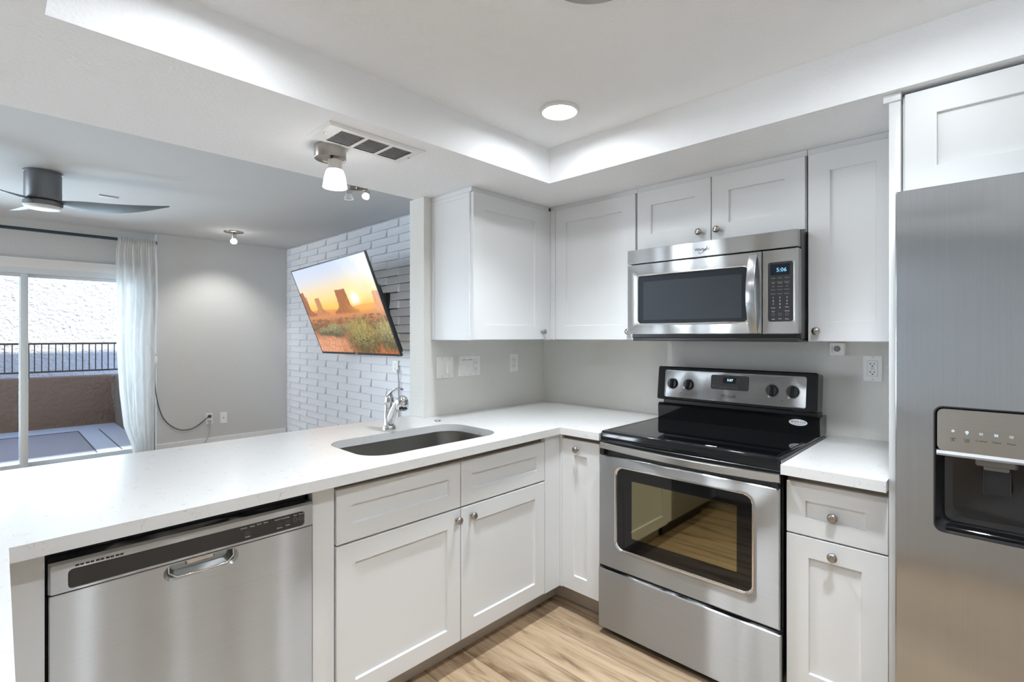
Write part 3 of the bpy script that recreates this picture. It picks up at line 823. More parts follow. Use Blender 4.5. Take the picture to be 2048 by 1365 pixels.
for r, row in enumerate(('123', '456', '789')):
    for q, ch in enumerate(row): text('key_text', ch, .0095, Mm, (1.520, 1.5435, 1.568)[q], 1.4855 - .0125 * r, 'ink_white', kp, .0368)
text('key_text', '0', .0095, Mm, 1.5435, 1.448, 'ink_white', kp, .0368)
for u, v, s in ((1.520, 1.447, 'Power'), (1.568, 1.449, 'Timer'), (1.520, 1.4335, 'Start'), (1.568, 1.4345, 'Cancel'), (1.520, 1.404, 'Light'), (1.5435, 1.405, 'Vent'), (1.568, 1.404, 'Hi/Lo')): text('key_text', s, .006, Mm, u, v, 'ink_white', kp, .0368)
for u in (1.520, 1.5435, 1.568):
    b = MB(Mm); b.tube([(u + .0048 * math.cos(2 * PI * i / 16), 1.422 + .0048 * math.sin(2 * PI * i / 16), .0368) for i in range(17)], .0004, n=5); b.build('key_ring', 'ink_grey', kp)

# ================================================================== REFRIGERATOR
fr = thing('refrigerator', (2.39, -.4, FL), 'stainless steel side-by-side refrigerator with ice and water dispenser', 'refrigerator')
FY = -.78
b = MB(); b.box(1.940, 2.850, -.655, -.03, .06, 1.715); b.build('body', 'charcoal', fr)
b = MB(); b.box(1.95, 2.84, -.715, -.66, FL, .13, .004); b.build('base_grille', 'black_plastic', fr)
Mr = front_n(0, -.705)
b = MB(Mr); b.rings([(1.936, 2.330, .14, 1.737, .004, 0), (1.936, 2.330, .14, 1.737, .004, .072), (1.939, 2.327, .143, 1.734, .004, .075),
                     (2.0175, 2.2505, .8275, 1.1575, .020, .075), (2.021, 2.247, .831, 1.154, .017, .069)], cap1=False, n=6)
fd = b.build('freezer_door', 'steel_h', fr)
b = MB(Mr); b.rings([(2.336, 2.850, .14, 1.737, .004, 0), (2.336, 2.850, .14, 1.737, .004, .072), (2.339, 2.847, .143, 1.734, .004, .075)], n=4); rd = b.build('refrigerator_door', 'steel_h', fr)
for u, pr in ((2.300, fd), (2.366, rd)):
    b = MB(Mr); b.tube([(u, .55, .078), (u, .56, .105), (u, .62, .125), (u, 1.0, .132), (u, 1.38, .125), (u, 1.44, .105), (u, 1.45, .078)], .012, n=14); b.build('handle', 'steel_plain', pr, angle=60)
b = MB(Mr)
b.rings([(2.0175, 2.2505, .8275, 1.1575, .020, .0752), (2.0175, 2.2505, .8275, 1.1575, .020, .0775), (2.0205, 2.2475, .8305, 1.1545, .018, .0775), (2.0225, 2.2455, .8325, 1.1525, .016, .070),
         (2.0225, 2.2455, .8325, 1.1525, .016, .060)], cap0=False, cap1=False, n=6); dsp = b.build('dispenser', 'charcoal', fd)
b = MB(Mr); b.rings([(2.0225, 2.2455, .8325, 1.040, .016, .070), (2.0240, 2.2440, .834, 1.038, .016, .055), (2.036, 2.232, .846, 1.030, .02, .014), (2.052, 2.216, .858, 1.02, .03, .004)], cap0=False, n=6); b.build('recess', 'charcoal', dsp, angle=25)
b = MB(Mr); b.slab(2.0232, 2.2448, 1.040, 1.1518, .050, .0735, .015, .0015, n=5); cpn = b.build('control_plate', 'steel_plain', dsp)
b = MB(Mr); b.loops([[(u, 1.041, .0735), (u, 1.034, .079), (u, 1.029, .078), (u, 1.027, .060), (u, 1.041, .055)] for u in (2.0232, 2.2448)]); b.build('plate_lip', 'ink_grey', dsp)
b = MB(Mr); b.rings([(2.098, 2.176, 1.008, 1.030, .006, .006), (2.098, 2.176, 1.008, 1.030, .006, .046), (2.103, 2.171, 1.010, 1.029, .005, .050)]); b.rings([(2.113, 2.161, .998, 1.010, .004, .005), (2.113, 2.161, .998, 1.010, .004, .040)]); b.build('ice_chute', 'clear_plastic', dsp)
Mpd = frame((2.138, -.705 - .022, .998), (1, 0, 0), Vector((0, .12, 1)))
b = MB(Mpd); b.rings([(-.026, .026, -.064, 0, .004, 0), (-.026, .026, -.064, 0, .004, .006), (-.023, .023, -.061, -.003, .003, .0065), (-.0225, .0225, -.0605, -.0035, .003, .004)]); b.build('paddle', 'charcoal', dsp)
b = MB(Mr); b.slab(2.040, 2.228, .8345, .842, .006, .066, .004); b.build('drip_tray', 'black_gloss', dsp)
for u, s, s2, ic, col in ((2.056, 'Light', 'On', '○', 'icon_pale'), (2.083, 'Light', 'Off', '●', 'icon_blue'), (2.1095, 'Crushed', '', '■', 'icon_pale'), (2.137, 'Cubed', '', '■', 'icon_blue'), (2.164, 'Water', '', '■', 'icon_pale'), (2.191, 'Lock', '', '■', 'icon_pale'), (2.217, 'Filter', '', '●', 'icon_pale')):
    text('label_text', s, .0062, Mr, u, 1.0755, 'ink_black', cpn, .0738)
    if s2: text('label_text', s2, .0062, Mr, u, 1.0700, 'ink_black', cpn, .0738)
    b = MB(Mr)
    if ic == '●': b.lathe([(.0034, .0735), (.0034, .0740), (.0018, .0740)], c=(u, 1.0945, 0), n=16, cap1=False); b.box(u - .0008, u + .0008, 1.0880, 1.0915, .0735, .074)
    elif ic == '○': b.lathe([(.0034, .0735), (.0034, .0740), (.0018, .0740)], c=(u, 1.0945, 0), n=16)
    else:
        b.box(u - .0032, u + .0032, 1.0905, 1.0918, .0735, .074); b.box(u - .0032, u - .0018, 1.0918, 1.0965, .0735, .074); b.box(u + .0018, u + .0032, 1.0918, 1.0965, .0735, .074); b.box(u - .001, u + .001, 1.0935, 1.0955, .0735, .074)
    b.build('icon', col, cpn)

# ================================================================== DISHWASHER
dw = thing('dishwasher', (.35, -2.13, FL), 'stainless steel dishwasher built in under the peninsula counter', 'dishwasher')
b = MB(); b.box(.06, .600, -2.428, -1.838, .13, .880); b.build('tub', 'black_satin', dw)
b = MB(); b.box(.06, .57, -2.425, -1.842, FL, .128); b.build('kick_plate', 'black_plastic', dw)
b = MB(); b.box(.598, .626, -2.427, -1.839, .862, .869, .002); b.build('top_seal', 'ink_grey', dw)
Md = front_w(.605, 0)
D0, D1 = -2.427, -1.8345
b = MB(Md)
# control band with a recessed dark strip
b.rings([(D0, D1, .770, .8395, .003, 0), (D0, D1, .770, .8395, .003, .040), (D0 + .004, D1 - .004, .771, .834, .003, .048),
         (-2.3945, -1.8615, .7755, .8195, .010, .048), (-2.3925, -1.8635, .7765, .8185, .009, .046)], n=5)
db = b.build('control_band', 'steel_v', dw, angle=18)
b = MB(Md); b.slab(-2.3925, -1.8635, .7765, .8183, .0458, .0468, .009, .0002, n=5); dstrip = b.build('control_strip', 'keypad', db)
for i in range(5):
    u = -2.382 + .0180 * i
    b = MB(Md); b.box(u, u + .0070, .8228, .8268, .046, .0484); b.box(u + .0085, u + .0150, .8228, .8268, .046, .0484); b.build('vent_slot', 'slot_black', db)
for u, v, s in ((-2.030, .8115, 'Normal'), (-2.008, .8115, 'Heavy'), (-1.990, .8125, 'Quick'), (-1.972, .8125, 'Rinse'), (-1.943, .8115, 'Heat'), (-1.928, .8115, 'Hi-Temp'), (-1.912, .8115, 'Delay')):
    text('control_text', s, .0052, Md, u, v, 'ink_white', dstrip, .0470)
for u, s in ((-1.889, 'Start'), (-1.8725, 'Cancel')):
    text('control_text', s, .0052, Md, u, .8115, 'ink_white', dstrip, .0470)
    b = MB(Md); b.tube([(u + .0052 * math.cos(2 * PI * i / 16), .7985 + .0052 * math.sin(2 * PI * i / 16), .0470) for i in range(17)], .0004, n=5); b.build('button_ring', 'ink_grey', dstrip)
for u, v, s in ((-2.020, .796, 'Cycles'), (-1.934, .797, 'Options'), (-1.911, .799, 'Delay')):
    b = MB(Md); b.slab(u - .008, u + .008, v - .006, v + .006, .0468, .0474, .003, .0003); b.build('button', 'ink_grey' if False else 'dark_panel', dstrip)
    text('control_text', s, .005, Md, u, v - .010, 'ink_white', dstrip, .0470)
# door with pocket handle
HU0, HU1 = -2.207, -2.050
b = MB(Md); b.rings([(D0 + .001, D1 - .001, .165, .767, .003, 0), (D0 + .001, D1 - .001, .165, .767, .003, .040), (D0 + .003, D1 - .003, .167, .766, .003, .043),
                     (HU0 - .008, HU1 + .008, .722, .7645, .026, .043), (HU0, HU1, .729, .764, .022, .038), (HU0 + .012, HU1 - .012, .738, .763, .016, .012)], n=8)
dd = b.build('door', 'steel_v', dw, angle=18)
b = MB(Md); b.slab(HU0 + .045, HU1 - .045, .7445, .7635, .0125, .022, .006, .003); b.build('latch_pad', 'steel_plain', dd)
b = MB(Md); b.tube([(HU0 + .004, .764, .0385), (HU0 + .004, .744, .0405), (HU0 + .020, .730, .0415), ((HU0 + HU1) / 2, .7275, .0415), (HU1 - .020, .730, .0415), (HU1 - .004, .744, .0405), (HU1 - .004, .764, .0385)], .0022, n=8); b.build('handle_rim', 'steel_lip', dd, angle=60)

# ================================================================== SWITCHES AND SOCKETS
def plate(M, u0, u1, v0, v1, gangs, name, label, cat, mat='plastic_white', screws=True, rz=.0):
    """gangs: string of r (rocker up), R (rocker with dark slot), o (duplex socket), g (test-button socket), x (coax)"""
    org = M @ Vector(((u0 + u1) / 2, (v0 + v1) / 2, 0))
    t = thing(name, org, label, cat)
    b = MB(M); b.rings([(u0, u1, v0, v1, .003, 0), (u0, u1, v0, v1, .003, .0035), (u0 + .003, u1 - .003, v0 + .003, v1 - .003, .003, .0062)], n=4)
    b.build('wall_plate', mat, t)
    n = len(gangs); gw = (u1 - u0) / n if n < 3 else (u1 - u0 - .012) / n
    h = v1 - v0; vc = (v0 + v1) / 2
    for i, g in enumerate(gangs):
        uc = (u0 + u1) / 2 + (i - (n - 1) / 2) * gw * (.90 if n > 1 else 1)
        hw, hh = min(.0168, gw * .36), h * .295
        if g in 'rR':
            b = MB(M); b.slab(uc - hw, uc + hw, vc - hh, vc + hh, .006, .0072, .001, .0005); fr_ = b.build('rocker_frame', mat, t)
            b = MB(M); s = 1 if g == 'r' else -1
            b.loops([[(uc - hw + .0022, vc - hh + .002, .007), (uc + hw - .0022, vc - hh + .002, .007), (uc + hw - .0022, vc + hh - .002, .007), (uc - hw + .0022, vc + hh - .002, .007)],
                     [(uc - hw + .0026, vc - hh + .003, .0095 + .0025 * s), (uc + hw - .0026, vc - hh + .003, .0095 + .0025 * s), (uc + hw - .0026, vc + hh - .003, .0095 - .002 * s), (uc - hw + .0026, vc + hh - .003, .0095 - .002 * s)]])
            b.build('rocker', mat, fr_)
            if g == 'R':
                b = MB(M); b.box(uc - hw + .002, uc + hw - .002, vc + hh - .006, vc + hh + .0008, .0068, .0078); b.build('dimmer_slot', 'ink_grey', fr_)
        elif g in 'og':
            b = MB(M); b.slab(uc - hw, uc + hw, vc - hh, vc + hh, .0055, .0085, .0015, .0006); s_ = b.build('socket', mat, t)
            b = MB(M); b.rings([(uc - hw - .0008, uc + hw + .0008, vc - hh - .0008, vc + hh + .0008, .0015, .0060), (uc - hw - .0008, uc + hw + .0008, vc - hh - .0008, vc + hh + .0008, .0015, .0066)], n=3); b.build('socket_edge', 'ink_grey', t)
            for dv in (hh * .58, -hh * .42 - .002):
                b = MB(M)
                b.box(uc - .0075, uc - .0055, vc + dv - .0035, vc + dv + .0045, .0084, .0089); b.box(uc + .0052, uc + .0072, vc + dv - .003, vc + dv + .004, .0084, .0089)
                if g == 'g': b.box(uc - .0115, uc - .0075, vc + dv - .0003, vc + dv + .0013, .0084, .0089)
                b.lathe([(.0026, .0084), (.0026, .0089), (.001, .0089)], c=(uc, vc + dv - .0085, 0), n=12)
                b.build('slot', 'slot_black', s_)
            if g == 'g':
                for dv in (.0028, -.0028):
                    b = MB(M); b.slab(uc - .006, uc + .006, vc + dv - .0022, vc + dv + .0022, .0084, .0094, .0006, .0003); b.build('test_button', 'plastic_beige', s_)
        elif g == 'x':
            b = MB(M); b.lathe([(.005, .006), (.005, .010), (.0035, .012), (.001, .012)], c=(uc, vc, 0), n=14); b.build('cable_jack', 'slot_black', t)
        if screws:
            for v in (v0 + .0085, v1 - .0085):
                b = MB(M); b.lathe([(.003, .006), (.003, .0070), (.0018, .0074), (.001, .0074)], c=(uc, v, 0), n=14); b.build('screw', 'nickel_light', t)
    return t
Mx = front_w(0, 0)
plate(Mx, -.872, -.761, 1.114, 1.226, 'rr', 'light_switch', 'white two-rocker light switch plate near the end of the short wall', 'switch')
plate(Mx, -.722, -.566, 1.116, 1.230, 'RRo', 'switch_and_socket', 'white three-gang plate with two dimmers and an outlet', 'switch')
plate(Mx, -.322, -.252, 1.121, 1.229, 'g', 'wall_socket', 'single white outlet on the short wall near the kitchen corner', 'outlet')
M0 = front_n(0, 0)
plate(M0, 1.734, 1.800, 1.154, 1.260, 'g', 'wall_socket', 'white outlet with test buttons on the wall right of the stove', 'outlet')
t = thing('motion_sensor', (1.645, -.01, 1.255), 'small white square sensor box tucked under the wall cabinet right of the stove', 'sensor')
b = MB(M0); b.rings([(1.617, 1.674, 1.256, 1.312, .006, 0), (1.617, 1.674, 1.256, 1.312, .006, .018), (1.620, 1.671, 1.259, 1.309, .006, .022)], n=5); b.build('case', 'plastic_white', t)
b = MB(M0); b.lathe([(.0125, .0215), (.0125, .0225), (.010, .026), (.005, .0275), (.001, .028)], c=(1.6455, 1.2855, 0), n=24); b.build('sensor_eye', 'ink_grey', t)
b = MB(M0)
for i in range(4): b.box(1.6265, 1.629, 1.270 + .0075 * i, 1.2735 + .0075 * i, .0219, .0223)
b.build('marks', 'ink_black', t)
Mf = front_w(WX, 0)
plate(Mf, -.779, -.709, .310, .434, 'o', 'wall_socket', 'white outlet on the grey wall with a dark cord plugged in', 'outlet', screws=False)
plate(Mf, -.630, -.558, .300, .430, 'x', 'cable_plate', 'white blank plate with one cable hole, right of the plugged outlet', 'outlet', screws=False)
plate(front_n(0, BY - .020), -1.985, -1.895, .995, 1.105, 'o', 'wall_socket', 'white outlet on the brick wall under the television corner', 'outlet', screws=False)

# ================================================================== CEILING FITTINGS
def downlight(x, y, label, z=TZ, power=80, grp='recessed downlights in the kitchen tray ceiling'):
    t = thing('downlight', (x, y, z), label, 'ceiling light', grp)
    M = under(x, y, z)
    b = MB(M); b.lathe([(.076, 0), (.0785, .004), (.077, .010), (.072, .012), (.067, .0115), (.0655, .010)], n=48, cap0=False, cap1=False); b.build('trim_ring', 'trim_white', t, angle=50)
    b = MB(M); b.lathe([(.0660, .0108), (.0635, .0095), (.0600, .0012)], n=48, cap0=False, cap1=False); b.build('baffle', 'ink_grey', t, angle=60)
    b = MB(M); b.lathe([(.0605, .0008), (.0605, .0020), (.001, .0020)], n=40, cap0=False); b.build('lens', 'glow_lens', t)
    lamp('downlight_beam', 'SPOT', (x, y, z - .012), (0, 0, -1), power, WARM, spot_size=math.radians(112), spot_blend=1.0, shadow_soft_size=.055)
for i, (x, y) in enumerate(DOWNLIGHTS):
    downlight(x, y, power=(80, 74, 22, 90)[i], label=['round recessed downlight in the tray ceiling corner over sink and stove', 'round recessed downlight in the tray ceiling in front of the refrigerator', 'round recessed downlight over the peninsula end of the tray ceiling', 'round recessed downlight over the kitchen entry'][i])
for x, y, n_ in ((.4, -5.2, 'dining side left'), (2.0, -5.2, 'dining side right'), (-1.9, -4.6, 'living room end')):  # unseen ceiling lights added behind the kitchen to brighten it
    downlight(x, y, 'round unseen downlight added as fill in the flat ceiling behind the kitchen, ' + n_, LC, 66, 'added fill lights behind the kitchen')
# round nickel fixture in the middle of the tray: canopy with spot heads
t = thing('ceiling_fixture', (1.467, -1.531, TZ), 'round nickel ceiling fixture cut by the top edge of the photo', 'ceiling light')
M = under(1.467, -1.531, TZ)
b = MB(M); b.lathe([(.128, 0), (.130, .004), (.130, .022), (.127, .0255), (.001, .0255)], n=56, cap0=False); b.build('canopy', 'nickel', t, angle=45)
for k in range(1):
    cx, cy = 1.467 + .050, -1.531 - .072
    Mh = under(cx, cy, TZ - .0255)
    b = MB(Mh); b.lathe([(.006, 0), (.006, .02), (.020, .02), (.020, .045), (.001, .045)], n=20); hd = b.build('socket', 'nickel_light', t)
    b = MB(Mh); b.lathe([(.020, .045), (.026, .05), (.036, .085), (.034, .085), (.001, .06)], n=24); b.build('shade', 'glow_shade', hd, angle=60)

# vent grille in the soffit
V0, V1, U0, U1 = -1.728, -1.337, .356, .537
t = thing('ceiling_vent', (.446, -1.53, SZ), 'white ceiling air vent with three grey louvre sections beside the spotlight', 'vent')
M = frame((0, 0, SZ), (0, 1, 0), (1, 0, 0))           # u=+y, v=+x, w=-z
b = MB(M); b.rings([(V0, V1, U0, U1, .002, 0), (V0, V1, U0, U1, .002, .003), (V0 + .010, V1 - .010, U0 + .010, U1 - .010, .002, .009)], cap1=False, n=2)
pan = [(-1.668, -1.578), (-1.563, -1.476), (-1.461, -1.377)]
us, vs_ = [V0 + .010] + [q for p in pan for q in p] + [V1 - .010], [U0 + .010, .388, .505, U1 - .010]
g = [[b.v((u, v, .009)) for v in vs_] for u in us]
for i in range(len(us) - 1):
    for j in range(3):
        if j == 1 and i % 2 == 1: continue
        b.face([g[i][j], g[i + 1][j], g[i + 1][j + 1], g[i][j + 1]])
b.build('vent_frame', 'trim_white', t)
b = MB(M); b.box(V0 + .03, V1 - .03, U0 + .025, U1 - .025, .0002, .0012); b.build('duct_opening', 'grille_shadow', t)
for a, c_ in pan:
    for k in range(10):
        v = .389 + .0122 * k
        b = MB(M); b.loops([[(u, v - .001, .002), (u, v + .0075, .0085), (u, v + .0083, .0080), (u, v, .0012)] for u in (a, c_)]); b.build('louvre', 'slat_grey', t)
for u in (-1.699, -1.354):
    b = MB(M); b.lathe([(.006, .0088), (.006, .0105), (.001, .0115)], c=(u, .447, 0), n=16); b.build('screw', 'nickel_light', t)

# spotlight on the soffit
lx, ly = .312, -1.615
t = thing('ceiling_spotlight', (lx, ly, SZ), 'brushed nickel ceiling spotlight with glowing frosted shade beside the air vent', 'spotlight')
M = under(lx, ly, SZ)
b = MB(M); b.lathe([(.058, 0), (.058, .046), (.0565, .0485), (.054, .0485), (.053, .044), (.001, .044)], n=48, cap0=False); b.build('canopy', 'nickel', t, angle=40)
hx, hy = lx + .0215, ly + .0085
Mh = under(hx, hy, SZ)
b = MB(); b.tube([(lx + .004, ly + .002, SZ - .043), (lx + .007, ly + .003, SZ - .050), (hx - .006, hy - .002, SZ - .058)], .005, n=10); b.build('arm', 'cord_dark', t)
b = MB(Mh); b.lathe([(.0235, .053), (.0255, .055), (.0255, .092), (.001, .092)], n=32); so = b.build('socket', 'nickel_light', t, angle=40)
b = MB(Mh); b.lathe([(.0250, .0905), (.029, .092), (.034, .103), (.039, .121), (.0445, .158), (.043, .158), (.037, .125), (.001, .120)], n=36); b.build('shade', 'glow_shade', so, angle=60)
lamp('soffit_spot_beam', 'SPOT', (hx, hy, SZ - .172), (0, 0, -1), 6, WARM, spot_size=math.radians(150), spot_blend=.7, shadow_soft_size=.03)

# living room: single bulb spot by the grey wall
sx, sy = -3.755, -.705
t = thing('ceiling_spotlight', (sx, sy, LC), 'small spotlight with bare bulb on the living room ceiling near the grey wall', 'spotlight')
M = under(sx, sy, LC)
b = MB(M); b.lathe([(.095, 0), (.095, .004), (.088, .010), (.060, .014), (.001, .014)], n=40, cap0=False); b.build('canopy', 'nickel', t, angle=50)
b = MB(M); b.lathe([(.020, .014), (.024, .02), (.024, .07), (.020, .075), (.001, .075)], n=24); so = b.build('socket', 'nickel_light', t, angle=40)
b = MB(M); b.lathe([(.018, .074), (.030, .090), (.033, .105), (.028, .120), (.012, .130), (.001, .132)], n=24); b.build('bulb', 'glow_bulb', so, angle=60)
lamp('living_spot_beam', 'SPOT', (sx - .02, sy, LC - .15), (-.55, 0.02, -1), 22, (1, .97, .92), spot_size=math.radians(95), spot_blend=.8, shadow_soft_size=.03)
lamp('living_bulb_glow', 'POINT', (sx, sy, LC - .17), (0, 0, -1), 0.8, (1, .97, .92), shadow_soft_size=.04)

# living room: two-head fixture past the soffit edge
t = thing('ceiling_spotlight', (-1.27, -.63, LC), 'two-headed living room spotlight seen just past the soffit edge', 'spotlight')
b = MB(under(-1.27, -.63, LC)); b.lathe([(.055, 0), (.055, .018), (.052, .02), (.001, .02)], n=32, cap0=False); b.build('canopy', 'nickel', t)
b = MB(); b.tube([(-1.305, -.68, LC - .035), (-1.21, -.58, LC - .035)], .008, n=10); b.box(-1.278, -1.262, -.638, -.622, LC - .04, LC - .015); b.build('bar', 'nickel', t)
Mh = under(-1.305, -.68, LC - .035)
b = MB(Mh); b.lathe([(.006, 0), (.020, .006), (.021, .034), (.001, .034)], n=24); so = b.build('socket', 'nickel_light', t)
b = MB(Mh); b.lathe([(.020, .033), (.023, .036), (.035, .070), (.0335, .070), (.021, .04), (.001, .036)], n=28); b.build('shade', 'lens_white', so, angle=60)
Mh = frame((-1.21, -.58, LC - .040), (1, 0, 0), Vector((0, -1, .35))) @ Matrix.Identity(4)
b = MB(Mh); b.lathe([(.006, 0), (.019, .006), (.020, .030), (.001, .030)], n=24); so = b.build('socket', 'nickel_light', t)
b = MB(Mh); b.lathe([(.018, .030), (.024, .040), (.027, .052), (.022, .064), (.001, .069)], n=24); b.build('bulb', 'glow_bulb', so, angle=60)
lamp('living_head_beam', 'SPOT', (-1.23, -.62, LC - .13), (-.7, -.2, -1), 20, (1, .97, .92), spot_size=math.radians(130), spot_blend=.8, shadow_soft_size=.03)

t = MB(); t.box(-2.965, -2.945, -1.925, -1.80, LC - .012, LC - .0005, .002)
tag(t.build('ceiling_strip', 'trim_white'), 'small thin white strip fixed flat to the living room ceiling near the fan', 'sensor')

# ceiling fan
fx0, fy0 = -2.52, -2.268
t = thing('ceiling_fan', (fx0, fy0, LC), 'dark grey three-blade ceiling fan with round light under it', 'ceiling fan')
M = under(fx0, fy0, LC)
b = MB(M); b.lathe([(.101, 0), (.101, .012), (.097, .013), (.097, .188), (.094, .192), (.001, .192)], n=56, cap0=False); b.build('motor_housing', 'fan_metal', t, angle=40)
b = MB(M); b.lathe([(.085, .190), (.085, .205), (.001, .205)], n=40); b.build('motor_gap', 'black_satin', t)
b = MB(M); b.lathe([(.100, .204), (.103, .206), (.103, .232), (.101, .234), (.001, .234)], n=56); b.build('light_ring', 'fan_metal', t, angle=40)
b = MB(M); b.lathe([(.098, .233), (.098, .240), (.085, .250), (.05, .256), (.001, .258)], n=48); b.build('light_lens', 'lens_white', t, angle=60)
def blade(ang):
    b = MB(); ca, sa = math.cos(ang), math.sin(ang)
    ls = []
    for i in range(31):
        s = i / 30; r = .075 + .640 * s
        w = .030 + .058 * math.sin(min(1, s / .35) * PI / 2) if s < .35 else .088 - .078 * ((s - .35) / .65) ** 2.2
        off = .020 * math.sin(s * PI) - .02 * s
        z = LC - .200 + .012 * math.sin(s * PI * 1.1) * -1 + .042 * s * s + .000
        tw = -.42 * (1 - .5 * s)
        sec = []
        for (q, h) in ((-1, 0), (-.5, .004), (0, .005), (.5, .004), (1, 0), (.5, -.003), (0, -.004), (-.5, -.003)):
            p = q * w * .75 + off
            zz = z + q * w * .75 * math.sin(tw) + h
            sec.append((fx0 + ca * r - sa * p, fy0 + sa * r + ca * p, zz))
        ls.append(sec)
    b.loops(ls); b.build('blade', 'fan_blade', t, angle=50)
for a in (72, 192, 312): blade(math.radians(a))

# ================================================================== TELEVISION
def tv():
    s = 5.05
    def ray(px, py):
        rt = Vector((fwd.y, -fwd.x, 0))
        r = fwd + rt * ((px - 1024) / FPX); r.z = -(py - HZ) / FPX
        return r
    dep = (1.0, .76852, .82197, 1.05344)
    Q = [CAM + ray(*p) * (s * d) for p, d in zip([(584, 542.6), (732.6, 500.4), (797.4, 713.2), (642.1, 706.5)], dep)]
    U = ((Q[1] - Q[0]) + (Q[2] - Q[3])).normalized()
    Vv = ((Q[0] - Q[3]) + (Q[1] - Q[2])); Vv = (Vv - U * Vv.dot(U)).normalized()
    c = (Q[0] + Q[1] + Q[2] + Q[3]) / 4
    w = ((Q[1] - Q[0]).length + (Q[2] - Q[3]).length) / 2; h = ((Q[0] - Q[3]).length + (Q[1] - Q[2]).length) / 2
    M = frame(c, U, Vv)
    t = thing('television', c, 'large flat television tilted down from the brick wall, showing a desert sunrise', 'television')
    b = MB(M); b.rings([(-w / 2, w / 2, -h / 2, h / 2, .006, -.020), (-w / 2, w / 2, -h / 2, h / 2, .006, -.002), (-w / 2 + .002, w / 2 - .002, -h / 2 + .002, h / 2 - .002, .005, 0),
                        (-w / 2 + .010, w / 2 - .010, -h / 2 + .020, h / 2 - .010, .002, 0), (-w / 2 + .011, w / 2 - .011, -h / 2 + .021, h / 2 - .011, .002, -.003)], n=4)
    b.build('bezel', 'black_plastic', t)
    b = MB(M); b.rings([(-w / 2 + .03, w / 2 - .03, -h / 2 + .005, h / 2 - .25, .03, -.018), (-w / 2 + .05, w / 2 - .05, -h / 2 + .012, h / 2 - .28, .03, -.062)], n=4); b.build('back_cover', 'black_satin', t)
    b = MB(M); b.slab(-.018, .018, -h / 2 + .004, -h / 2 + .017, 0, .0012, .001, .0004); b.build('badge', 'ink_grey', t)
    # wall arm
    b = MB(M); b.box(-.22, .22, -.2, .2, -.085, -.06); b.build('mount_plate', 'black_satin', t)
    b = MB(); p = M @ Vector((0, -.02, -.08)); b.tube([p, (p.x + .10, (p.y + BY) / 2, p.z - .02), (p.x, BY - .05, p.z - .03)], .028, n=8); b.box(p.x - .12, p.x + .12, BY - .05, BY - .006, p.z - .2, p.z + .16); b.build('wall_arm', 'black_satin', t)
    # picture painted point by point on a fine grid
    nu, nv = 300, 170
    W0, W1, H0, H1 = -w / 2 + .011, w / 2 - .011, -h / 2 + .021, h / 2 - .011
    uu = np.linspace(0, 1, nu); vg = np.linspace(0, 1, nv)
    u, v = np.meshgrid(uu, vg)
    rng = np.random.default_rng(3)
    def noise(fu, fv):
        a = rng.random((int(fv) + 3, int(fu) + 3))
        x, y = u * fu, v * fv
        i, j = x.astype(int), y.astype(int); fx_, fy_ = x - i, y - j
        fx_ = fx_ * fx_ * (3 - 2 * fx_); fy_ = fy_ * fy_ * (3 - 2 * fy_)
        return (a[j, i] * (1 - fx_) + a[j, i + 1] * fx_) * (1 - fy_) + (a[j + 1, i] * (1 - fx_) + a[j + 1, i + 1] * fx_) * fy_
    fine, mid, low = noise(150, 85), noise(60, 34), noise(14, 9)
    fib = noise(170, 22)
    img = np.zeros((nv, nu, 3))
    def mix(a, c, k):
        k = np.clip(k, 0, 1)[..., None]
        return a * (1 - k) + np.array(c) * k
    def ss(a, b_, x):
        q = np.clip((x - a) / (b_ - a), 0, 1); return q * q * (3 - 2 * q)
    HZN = .50
    img = mix(img, (.80, .85, .94), np.ones_like(u))
    img = mix(img, (.96, .90, .82), ss(1.0, .74, v) * (.45 + .55 * u))
    img = mix(img, (1.0, .87, .60), ss(.86, .60, v))
    img = mix(img, (1.0, .76, .33), ss(.66, .50, v) * .85)
    ds = np.sqrt(((u - .725) * 1.7) ** 2 + (v - .575) ** 2)
    img = mix(img, (1.0, .96, .70), np.exp(-(ds / .17) ** 2) * .95)
    img = mix(img, (1, 1, .97), ss(.11, .05, ds))
    img = mix(img, (.97, .90, .86), np.clip(np.sin((u * .55 + v * .30) * 60) * .5 + .1, 0, 1) * ss(.62, .85, u) * ss(.62, .80, v) * .5)  # pale reflection streaks painted into the upper right of the picture
    # plain
    g = ss(HZN + .004, HZN - .004, v - .010 * np.sin(u * 9) - .02 * u)
    img = mix(img, (.93, .62, .36), g)
    img = mix(img, (.80, .54, .38), g * ss(.52, .40, v) * .9)
    def butte(uc, hw, top, foot, col, k=1.0):
        nonlocal img
        du = np.abs(u - uc) / hw
        jag = (noise(90, 2) - .5) * .022
        prof = HZN - .035 + (top - HZN + .035) * (ss(1.12, .92, du + jag * 2) * .62 + .38 * np.exp(-np.clip(du - .95, 0, 9) / foot * 2.2)) + jag * .35 * (du < 1.1)
        m_ = ss(.004, -.004, v - prof) * ss(HZN - .075, HZN - .03, v) * (du < 1 + foot)
        img = mix(img, col, m_ * k)
        img = img * (1 - (.16 * (fib - .5) * m_)[..., None])
    butte(.225, .036, .650, 2.4, (.76, .52, .36), .92)
    butte(.005, .050, .735, 1.8, (.62, .40, .30), .96)
    butte(.066, .009, .680, 3.0, (.64, .42, .31), .96)
    butte(.575, .068, .705, 1.3, (.66, .42, .28), .97)
    butte(.99, .060, .640, .8, (.86, .58, .40), .9)
    img = mix(img, (1.0, .72, .34), np.exp(-((u - .79) / .15) ** 2 - ((v - .50) / .05) ** 2) * .8)
    # scrub and sand in front
    img = mix(img, (.58, .38, .27), ss(.43, .35, v) * (.40 + .55 * mid))
    img = mix(img, (.86, .61, .47), ss(.27, .12, v) * ss(.62, .34, u + .15 * low) * .95)
